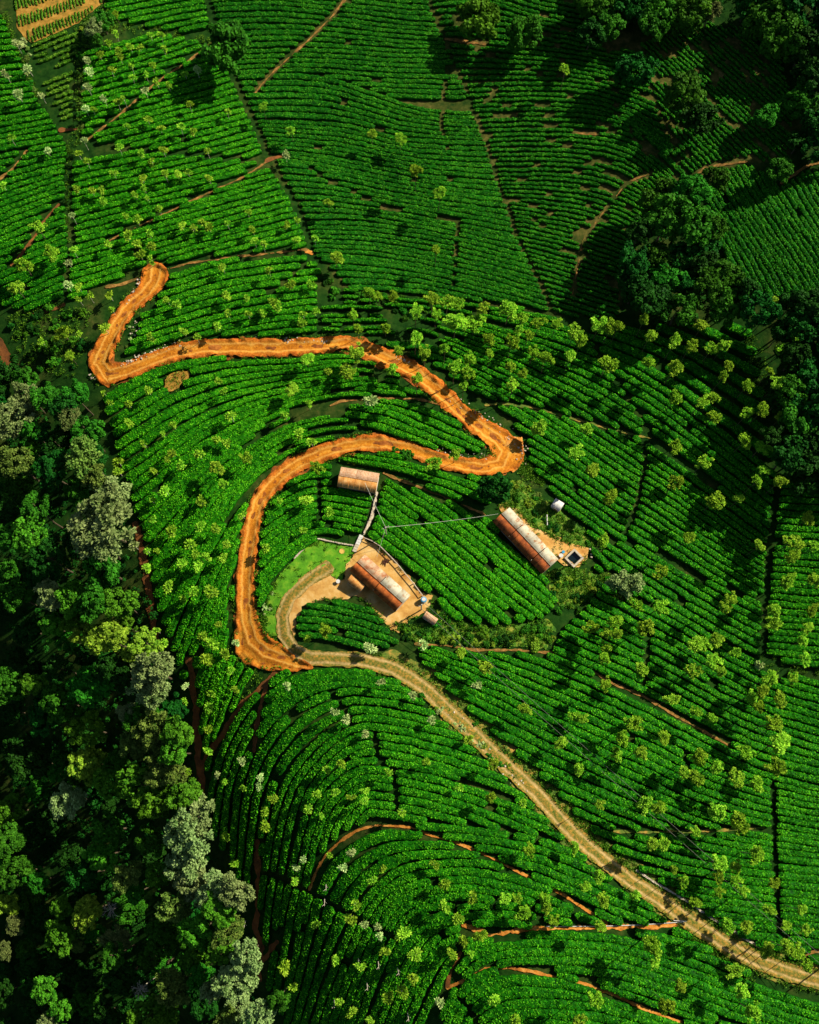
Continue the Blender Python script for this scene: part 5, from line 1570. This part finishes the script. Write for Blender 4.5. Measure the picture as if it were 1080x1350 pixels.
def add_roof(root, x0, x1, half, ze, zr, matp, matn, eave=0.3):
    """gable roof between x0 and x1: carrier boards with corrugated sheets laid on both slopes"""
    L_ = x1 - x0
    for sgn, mt in ((1, matp), (-1, matn)):
        run = half + eave
        drop = (zr - ze) * run / half
        sl = math.hypot(run, drop)
        ang = math.atan2(drop, run)
        mb = MB()
        zb = -0.05
        mb.quad((x0 + .05, 0, zr + zb), (x1 - .05, 0, zr + zb), (x1 - .05, sgn * (run - .04), zr - drop + zb), (x0 + .05, sgn * (run - .04), zr - drop + zb))
        mb.quad((x0 + .05, 0, zr + zb - .05), (x1 - .05, 0, zr + zb - .05), (x1 - .05, sgn * (run - .04), zr - drop + zb - .05), (x0 + .05, sgn * (run - .04), zr - drop + zb - .05))
        rf = mb.build('roof', 'wood', root)
        n = max(2, round(L_ / 0.82))
        w = L_ / n
        me = corr_sheet(w + 0.03, sl, 0)
        me.materials.append(M[mt])
        for i in range(n):
            for row in (0,):
                s_ = obj('roof_sheet', me, None, rf)
                s_.location = (x0 + i * w if sgn > 0 else x0 + (i + 1) * w, 0, zr + 0.012 + 0.010 * (i % 2))
                # local +y runs from the ridge down the slope
                s_.rotation_euler = (-ang + random.uniform(-.008, .008), 0, 0 if sgn > 0 else math.pi)
    mb = MB()
    mb.tube([(x0, 0, zr + .035), (x1, 0, zr + .035)], [.045, .045], 6)
    mb.build('ridge_cap', matp, root)


def house(name, label, r0, r1, half_px, secs, ze=1.75, zr=2.42, windows=3, wallmat='plaster'):
    """r0, r1: ends of the ridge in the photo; secs: (from, to, material of sunlit slope, material of far slope, raise)"""
    a = p2w(r0[0], r0[1], zr)
    b_ = p2w(r1[0], r1[1], zr)
    ax, ay, bx, by = float(a[0]), float(a[1]), float(b_[0]), float(b_[1])
    cx, cy = (ax + bx) / 2, (ay + by) / 2
    Lh = math.hypot(bx - ax, by - ay)
    rz = math.atan2(by - ay, bx - ax)
    half = half_px * MPP
    ca, sa = math.cos(rz), math.sin(rz)
    zs = [float(h(cx + u * Lh / 2 * ca - v * half * sa, cy + u * Lh / 2 * sa + v * half * ca)) for u in (-1, 1) for v in (-1, 1)]
    z0 = float(np.mean(zs)) + 0.12
    root = empty(name, (cx, cy, z0), rz)
    tag(root, label, 'house')
    eave = 0.28
    hw = half - eave
    x0, x1 = -Lh / 2 + .12, Lh / 2 - .12
    mb = MB()
    zb = min(zs) - z0 - 0.4
    zg = ze + (zr - ze) * (eave / half)
    t_ = 0.12
    for sgn in (-1, 1):
        mb.box(((x0 + x1) / 2, sgn * (hw - t_ / 2), (zb + zg - .06) / 2), (x1 - x0, t_, zg - .06 - zb))
    for xx in (x0 + t_ / 2, x1 - t_ / 2):
        n = len(mb.v)
        for ex in (-t_ / 2, t_ / 2):
            for (yy, zz) in ((-hw + t_, zb), (hw - t_, zb), (hw - t_, zg - .08), (0, zr - .12), (-hw + t_, zg - .08)):
                mb.v.append((xx + ex, yy, zz))
        mb.f += [(n + 4, n + 3, n + 2, n + 1, n), (n + 5, n + 6, n + 7, n + 8, n + 9)] + [(n + i, n + (i + 1) % 5, n + 5 + (i + 1) % 5, n + 5 + i) for i in range(5)]
    mb.build('wall', wallmat, root)
    fl = MB()
    fl.box(((x0 + x1) / 2, 0, zb / 2 - .02), (x1 - x0 - 2 * t_ - .01, 2 * hw - 2 * t_ - .01, -zb))
    fl.build('floor_slab', 'concrete', root)
    n = windows
    for i in range(n):
        xc = x0 + (x1 - x0) * (i + .5) / n
        for sgn in (1, -1):
            if sgn > 0:
                d_ = MB()
                d_.box((xc - .5, sgn * (hw + .012), .78), (.74, .05, 1.56))
                dd = d_.build('door', 'wood', root)
                hn = MB()
                hn.box((xc - .25, sgn * (hw + .05), .95), (.04, .05, .14))
                hn.build('handle', 'zinc', dd)
            fr = MB()
            xw = xc + (.45 if sgn > 0 else 0)
            for (ox, oz, wx, wz) in ((0, .38, .76, .07), (0, -.38, .76, .07), (-.345, 0, .07, .69), (.345, 0, .07, .69), (0, 0, .04, .69)):
                fr.box((xw + ox, sgn * (hw + .014), 1.1 + oz), (wx, .06, wz))
            fo = fr.build('window', 'wood', root)
            pn = MB()
            pn.box((xw, sgn * (hw + .008), 1.1), (.62, .03, .69))
            pn.build('pane', 'glass', fo)
    for (f0, f1, mp, mn, rise) in secs:
        xa, xb = -Lh / 2 + Lh * f0, -Lh / 2 + Lh * f1
        add_roof(root, xa + .06, xb - .06, half - eave, zg + rise, zr + rise, mp, mn, eave)
    return root, rz, Lh, half


house('hut', 'small hut with speckled pink roof slope and tan rusty slope', (446.4, 627.3), (498.2, 635.6), 13.6, [(0, 1, 'pink_sheet', 'rust_tan', 0)], windows=2)
hm, hrz, hL, hhalf = house('long_house', 'long house beside the yard, half pinkish half pale roof, rust-red far slope', (471.0, 741.0), (531.5, 794.6), 14.0,
                           [(0, .505, 'zinc_pink', 'rust', 0.0), (.505, 1, 'zinc', 'rust', 0.10)], windows=4)
house('long_house', 'longest house with pale greenish sheet roof in three lengths, dark rust slope', (660.8, 677.5), (726.7, 745.8), 14.6,
      [(0, .31, 'zinc', 'rust_dark', 0.0), (.31, .76, 'zinc', 'rust_dark', .08), (.76, 1, 'zinc', 'rust_dark', 0.0)], windows=5)


def lean_to(name, label, c0, c1, c2, c3, mat, hgt=1.62, dz=0.22, cat='shed', wallmat='plaster'):
    """small single-slope shed from the four roof corners in the photo (c0-c1 is the high side)"""
    P = []
    for (px, py) in (c0, c1, c2, c3):
        x, y, z = p2w(px, py, hgt)
        P.append((float(x), float(y), float(z)))
    cx, cy = sum(p[0] for p in P) / 4, sum(p[1] for p in P) / 4
    ux, uy = (P[1][0] - P[0][0] + P[2][0] - P[3][0]) / 2, (P[1][1] - P[0][1] + P[2][1] - P[3][1]) / 2
    vx, vy = (P[3][0] - P[0][0] + P[2][0] - P[1][0]) / 2, (P[3][1] - P[0][1] + P[2][1] - P[1][1]) / 2
    rz = math.atan2(uy, ux)
    W = math.hypot(ux, uy)
    Dp = abs(-math.sin(rz) * vx + math.cos(rz) * vy)
    sg = 1 if (-math.sin(rz) * vx + math.cos(rz) * vy) > 0 else -1
    z0 = float(h(cx, cy)) + .05
    root = empty(name, (cx, cy, z0), rz)
    tag(root, label, cat)
    w, d_ = W - .2, Dp - .2
    mb = MB()
    zh, zl = hgt - .06, hgt - dz - .06
    t_ = .08
    mb.box((0, -sg * (d_ / 2 - t_ / 2), (zh - .5) / 2 - .02), (w, t_, zh + .5))
    mb.box((0, sg * (d_ / 2 - t_ / 2), (zl - .5) / 2 - .02), (w, t_, zl + .5))
    for s_ in (-1, 1):
        mb.box((s_ * (w / 2 - t_ / 2), 0, (zl - .5) / 2 - .02), (t_, d_ - 2 * t_ - .01, zl + .5))
    mb.build('wall', wallmat, root)
    dm = MB()
    dm.box((w * .1, sg * (d_ / 2 + .012), .72), (.6, .04, 1.4))
    dm.build('door', 'wood', root)
    n = max(2, round(W / .8))
    sl = math.hypot(Dp, dz)
    ang = math.atan2(dz, Dp)
    me = corr_sheet(W / n + .02, sl, 1)
    me.materials.append(M[mat])
    for i in range(n):
        s_ = obj('roof_sheet', me, None, root)
        s_.location = (-W / 2 + i * W / n if sg > 0 else -W / 2 + (i + 1) * W / n, -sg * Dp / 2, hgt + .02 + .01 * (i % 2))
        s_.rotation_euler = (-ang, 0, 0 if sg > 0 else math.pi)
    return root


lean_to('lean_to', 'tan-roofed lean-to attached to the long house beside the yard', (463.8, 757.0), (482.0, 771.0), (474.4, 780.4), (456.5, 766.9), 'rust_tan')
lean_to('shed', 'small pink-roofed shed below the blue barrel', (562.4, 805.7), (577.6, 816), (572.6, 824.3), (556.9, 814), 'pink_sheet', 1.6)
lean_to('shed', 'tiny white-roofed shed on the grass above the stone water tank', (733.3, 657.5), (745, 665), (736.7, 673.3), (725.8, 666.7), 'paint_white', 1.5, .12)

# ------------------------------------------------------------------ stone water tank
P = [tuple(float(v) for v in p2w(px, py, 0.5)[:2]) for px, py in ((755.8, 722.5), (768.3, 735), (758.3, 749), (745, 737.5))]
cx, cy = sum(p[0] for p in P) / 4, sum(p[1] for p in P) / 4
rz = math.atan2(P[1][1] - P[0][1], P[1][0] - P[0][0])
sx_ = math.hypot(P[1][0] - P[0][0], P[1][1] - P[0][1])
sy_ = math.hypot(P[2][0] - P[1][0], P[2][1] - P[1][1])
z0 = float(h(cx, cy))
root = tag(empty('water_tank', (cx, cy, z0), rz), 'square open water tank with pale concrete rim and black water', 'water tank')
t_ = 0.30
for (ox, oy, wx, wy) in ((0, sy_ / 2 - t_ / 2, sx_, t_), (0, -sy_ / 2 + t_ / 2, sx_, t_), (sx_ / 2 - t_ / 2, 0, t_, sy_ - 2 * t_ - .004), (-sx_ / 2 + t_ / 2, 0, t_, sy_ - 2 * t_ - .004)):
    mb = MB()
    mb.box((ox, oy, .1), (wx, wy, 1.3))
    mb.build('wall', 'concrete', root)
mb = MB()
mb.quad(*[(a * (sx_ / 2 - t_), b_ * (sy_ / 2 - t_), .28) for a, b_ in ((-1, -1), (1, -1), (1, 1), (-1, 1))])
mb.build('water_surface', 'water', root)
mb = MB()
mb.box((-.1, -sy_ / 2 - .55, -.02), (sx_ * 1.15, .16, .5))
mb.build('apron_kerb', 'concrete', root)


def ground_at(px, py, up=0.0):
    x, y, z = p2w(px, py, up)
    return float(x), float(y), float(z)


# ------------------------------------------------------------------ poles and wires
def pole(px, py, hgt, label):
    x, y, z = ground_at(px, py, hgt)
    root = tag(empty('utility_pole', (x, y, z)), label, 'pole')
    mb = MB()
    mb.tube([(0, 0, -.4), (0, 0, hgt)], [.11, .08], 8)
    mb.build('post', 'pale_bark', root)
    mb = MB()
    mb.box((0, 0, hgt - .25), (1.1, .09, .09), .5)
    arm = mb.build('cross_arm', 'pale_bark', root)
    for s_ in (-.45, .45):
        mb = MB()
        mb.tube([(s_ * math.cos(.5), s_ * math.sin(.5), hgt - .2), (s_ * math.cos(.5), s_ * math.sin(.5), hgt - .03)], [.05, .04], 6)
        mb.build('insulator', 'paint_white', arm)
    return Vector((x, y, z + hgt - .08))


def wire(a, b_, sag, label, mat='wire', r=.022, group=None):
    pts = []
    for i in range(25):
        t = i / 24
        p = Vector(a).lerp(Vector(b_), t)
        p.z -= sag * 4 * t * (1 - t)
        pts.append(p)
    base = pts[0].copy()
    mb = MB()
    mb.tube([p - base for p in pts], [r] * 25, 5)
    return tag(mb.build('power_wire', mat, None, base), label, 'wire', group)


top = pole(508.5, 695, 5.5, 'pale utility pole in the tea between hut and long houses')


def over(px, py, up):
    x, y, z = ground_at(px, py, up)
    return Vector((x, y, z + up))


wire(top, over(481, 636, 2.9), .35, 'pale wire from the utility pole to the pink-roofed hut')
wire(top, over(657, 677.5, 3.0), .7, 'pale wire from the utility pole to the longest house')
wire(top, over(497, 734, 2.5), .25, 'pale wire from the utility pole to the long house beside the yard')
pt2 = pole(556, 797, 5.0, 'pale utility pole beside the blue barrel')
far = over(1105, 1285, 6)
for k, dx in enumerate((-.4, .4)):
    wire(pt2 + Vector((dx * .6, dx, 0)), far + Vector((dx * .6, dx, 0)), 1.6, 'long thin dark wire following the rutted track', 'wire_dark', .03, 'wires along the track')
fx, fy, fz = ground_at(1105, 1285, 6)
root = tag(empty('utility_pole', (fx, fy, fz)), 'pale utility pole at the far end of the track wires', 'pole')
mb = MB()
mb.tube([(0, 0, -.4), (0, 0, 6.2)], [.11, .08], 8)
mb.build('post', 'pale_bark', root)
mb = MB()
mb.box((0, 0, 5.95), (1.1, .09, .09), 1.0)
mb.build('cross_arm', 'pale_bark', root)


# ------------------------------------------------------------------ walls, fences, steps, pipe
def blocks_along(name, label, cat, pts, w, hgt, mat, blen=0.5, part='stone', jit=.04, sink=.15):
    P_ = resample(pts, max(6, int(sum(math.dist(pts[i], pts[i + 1]) for i in range(len(pts) - 1)) * MPP / blen)))
    wx, wy, wz = p2w(P_[:, 0], P_[:, 1])
    root = tag(empty(name, (float(wx[0]), float(wy[0]), float(wz[0]))), label, cat)
    for i in range(len(wx) - 1):
        dx, dy = wx[i + 1] - wx[i], wy[i + 1] - wy[i]
        l_ = math.hypot(dx, dy)
        mb = MB()
        mb.box((0, 0, 0), (l_ * .97, w * random.uniform(.85, 1.1), hgt * random.uniform(.85, 1.1) + sink))
        mb.v = [(a + random.uniform(-jit, jit), b_ + random.uniform(-jit, jit), c + random.uniform(-jit, jit)) for a, b_, c in mb.v]
        mb.build(part, mat, root, ((wx[i] + wx[i + 1]) / 2 - wx[0], (wy[i] + wy[i + 1]) / 2 - wy[0], (wz[i] + wz[i + 1]) / 2 - wz[0] + hgt / 2 - sink / 2 + .05), (0, 0, math.atan2(dy, dx)))
    return root


blocks_along('stone_kerb', 'pale broken stone kerb on the upper side of the rutted track', 'kerb', [(838, 1147), (860, 1161), (880, 1173), (905, 1188), (930, 1205), (950, 1218)], .28, .3, 'stone', .55)
blocks_along('stone_kerb', 'short pale stone kerb beside the track beyond two shade trees', 'kerb', [(964, 1226), (980, 1236), (996, 1245)], .28, .3, 'stone', .55)
blocks_along('low_wall', 'pale low stone wall edging the top of the lawn', 'wall', [(388, 737), (404, 721), (418, 711), (432, 713.5), (450, 717), (466, 719.5)], .22, .4, 'stone', .45)
blocks_along('low_wall', 'low stone edging beside the stepped path under the pink-roofed hut', 'wall', [(497, 652), (493, 666), (488, 685), (480, 703)], .2, .3, 'stone', .4)

sxp = [(477, 706), (472, 716), (467, 728)]
wx, wy, wz = p2w(np.array([p[0] for p in sxp]), np.array([p[1] for p in sxp]))
root = tag(empty('steps', (float(wx[0]), float(wy[0]), float(wz[0]))), 'whitish concrete steps between lawn and yard', 'steps')
rz = math.atan2(wy[-1] - wy[0], wx[-1] - wx[0])
for i in range(7):
    t = (i + .5) / 7
    x, y = wx[0] + (wx[-1] - wx[0]) * t, wy[0] + (wy[-1] - wy[0]) * t
    mb = MB()
    mb.box((0, 0, 0), (.37, .62, .5))
    mb.build('step', 'paint_white' if i < 4 else 'concrete', root, (x - wx[0], y - wy[0], float(h(x, y)) - wz[0] + .12 + .025 * (i % 2)), (0, 0, rz))

# fence round the yard: posts and two rails
fp = [(480, 709), (490, 713), (501, 720), (509, 728), (517, 736), (526, 746), (534, 756), (545, 769), (557, 785)]
wx, wy, wz = p2w(np.array([p[0] for p in fp], float), np.array([p[1] for p in fp], float), .6)
wz = h(wx, wy)
root = tag(empty('fence', (float(wx[0]), float(wy[0]), float(wz[0]))), 'pale post and rail fence between the yard and the close-planted tea', 'fence')
for i in range(len(wx)):
    mb = MB()
    mb.box((wx[i] - wx[0], wy[i] - wy[0], wz[i] - wz[0] + .2), (.12, .12, 1.1))
    mb.build('post', 'stone', root)
for i in range(len(wx) - 1):
    for hh_ in (.7,):
        mb = MB()
        mb.tube([(wx[i] - wx[0], wy[i] - wy[0], wz[i] - wz[0] + hh_), (wx[i + 1] - wx[0], wy[i + 1] - wy[0], wz[i + 1] - wz[0] + hh_)], [.075, .075], 5)
        mb.build('rail', 'stone', root)

pp = [(720, 1221), (770, 1221), (820, 1220), (860, 1218), (902, 1215)]
q = resample(pp, 30)
wx, wy, wz = p2w(q[:, 0], q[:, 1])
root = tag(empty('water_pipe', (float(wx[0]), float(wy[0]), float(wz[0]))), 'thin white pipe laid along the orange footpath to the track', 'pipe')
mb = MB()
mb.tube([(wx[i] - wx[0], wy[i] - wy[0], wz[i] - wz[0] + .24) for i in range(30)], [.055] * 30, 6)
mb.build('pipe_run', 'paint_white', root)
mb = MB()
ex, ey, ez = ground_at(887, 1213)
mb.tube([(wx[-1] - wx[0], wy[-1] - wy[0], wz[-1] - wz[0] + .24), (wx[-1] - wx[0] + .2, wy[-1] - wy[0] + .1, wz[-1] - wz[0] + .55), (ex - wx[0], ey - wy[0], ez - wz[0] + .5)], [.05, .05, .05], 6)
mb.build('elbow', 'paint_white', root)

# ------------------------------------------------------------------ yard clutter
x, y, z = ground_at(558.7, 791, .5)
root = tag(empty('barrel', (x, y, z + .1)), 'blue plastic water barrel at the end of the yard fence', 'barrel')
mb = MB()
mb.tube([(0, 0, 0), (0, 0, .08), (0, 0, .30), (0, 0, .34), (0, 0, .62), (0, 0, .66), (0, 0, .92), (0, 0, .98)], [.40, .44, .45, .47, .47, .45, .44, .40], 14)
mb.build('body', 'blue', root)
mb = MB()
mb.tube([(0, 0, .98), (0, 0, 1.03)], [.30, .28], 12)
mb.build('lid', 'paint_white', root)

x, y, z = ground_at(451, 727, .05)
root = tag(empty('winnowing_tray', (x, y, z + .22)), 'round straw-coloured tray lying on the bright lawn', 'tray')
mb = MB()
mb.tube([(0, 0, 0), (0, 0, .03)], [.36, .40], 16)
mb.build('woven_base', 'straw', root)
mb = MB()
mb.tube([(.40 * math.cos(a * math.pi / 8), .40 * math.sin(a * math.pi / 8), .05) for a in range(17)], [.03] * 17, 5)
mb.build('rim', 'straw', root)

x, y, z = ground_at(508.7, 741, .2)
root = tag(empty('firewood_heap', (x, y, z + .12)), 'small dark heap of charred wood on the yard earth', 'firewood')
for i in range(9):
    a = random.uniform(0, 3.14)
    l_ = random.uniform(.35, .55)
    zz = .07 + .11 * (i // 4)
    ox, oy = random.uniform(-.22, .22), random.uniform(-.18, .18)
    mb = MB()
    mb.tube([(ox - math.cos(a) * l_, oy - math.sin(a) * l_, zz), (ox + math.cos(a) * l_, oy + math.sin(a) * l_, zz + .08)], [.08, .06], 6)
    mb.build('log', 'char', root)


def bucket(px, py, label, mat, s_=1.0):
    x, y, z = ground_at(px, py, .2)
    root = tag(empty('bucket', (x, y, z + .15)), label, 'bucket')
    mb = MB()
    mb.tube([(0, 0, 0), (0, 0, .4 * s_)], [.18 * s_, .26 * s_], 12)
    mb.build('body', mat, root)
    mb = MB()
    mb.tube([(.26 * s_ * math.cos(a * math.pi / 6), .26 * s_ * math.sin(a * math.pi / 6), .4 * s_) for a in range(13)], [.02] * 13, 4)
    mb.build('rim', mat, root)


bucket(739.5, 733, 'white bucket between the longest house and the stone tank', 'paint_white', 1.3)
bucket(742.5, 728, 'blue bucket between the longest house and the stone tank', 'blue', .9)
bucket(446, 767, 'white bucket at the edge of the lawn beside the lean-to', 'paint_white', 1.2)

a = ground_at(720.8, 679)
b_ = ground_at(721.3, 693)
base = Vector(a)
mb = MB()
mb.tube([(0, 0, .35), tuple(Vector(b_) - base + Vector((0, 0, .3)))], [.09, .08], 8)
tag(mb.build('timber_post', 'paint_white', None, base), 'pale timber post lying on the grass below the white-roofed shed', 'post')

# bare dead stems among the saplings
for i, (px, py, ln, an) in enumerate(((429, 1165, 11, 65), (427, 1185, 13, 65), (498, 1267, 14, 65), (523, 1275, 11, 45), (483, 1295, 11, 60), (537, 1335, 14, 65), (322, 1215, 9, 70), (472, 1262, 8, 70), (440, 1318, 8, 65))):
    x, y, z = ground_at(px, py, 1.6)
    mb = MB()
    hh_ = 2.9
    lx, ly = .5 * math.cos(math.radians(an)), -.8
    mb.tube([(0, 0, -.2), (lx * .4, ly * .4, hh_ * .5), (lx, ly, hh_)], [.07, .055, .035], 6)
    mb.tube([(lx * .4, ly * .4, hh_ * .5), (lx * .4 + .35, ly * .4 - .2, hh_ * .72)], [.04, .02], 5)
    mb.tube([(lx * .8, ly * .8, hh_ * .85), (lx * .8 - .3, ly * .8 - .2, hh_ * 1.02)], [.03, .015], 5)
    root = tag(empty('dead_sapling', (x, y, z)), 'bare white leaning stem of a dead sapling among the shaded tea arcs' if px > 340 else 'bare white stem at the edge of the ravine forest', 'dead tree', 'dead saplings')
    mb.build('stem', 'pale_bark', root)

# rubble along the cut banks of the new road: too small to pick apart
rng = random.Random(8)
RUB = [([(166, 478), (190, 468), (215, 461), (240, 454), (268, 449)], 70, 4), ([(160, 482), (175, 477)], 16, 3), ([(186, 368), (178, 383), (170, 396), (163, 404)], 46, 3), ([(340, 448), (375, 449), (430, 449)], 34, 4), ([(118, 492), (124, 500)], 8, 3),
       ([(600, 528), (618, 540), (640, 552), (662, 566)], 40, 8), ([(640, 600), (600, 600), (575, 590)], 30, 5), ([(672, 575), (688, 590), (690, 610)], 34, 8), ([(520, 470), (545, 480)], 16, 3), ([(175, 425), (185, 430), (172, 445)], 12, 6),
       ([(780, 730), (790, 735)], 14, 5), ([(585, 935), (640, 990), (700, 1050)], 30, 10)]
mb = MB()
for pts, n, spread in RUB:
    q = resample(pts, 60)
    for _ in range(n):
        p = q[rng.randrange(60)]
        x, y, z = ground_at(p[0] + rng.gauss(0, spread * .5), p[1] + rng.gauss(0, spread * .5))
        s_ = rng.uniform(.06, .20)
        n0 = len(mb.v)
        for vv in ICO_V:
            k = s_ * rng.uniform(.7, 1.2)
            mb.v.append((x + vv[0] * k, y + vv[1] * k, z + .24 + vv[2] * k * .7))
        mb.f += [tuple(n0 + int(i) for i in f) for f in ICO_F]
tag(mb.build('rubble', 'stone'), 'pale loose stones strewn along the banks of the orange road', 'rubble', kind='stuff')
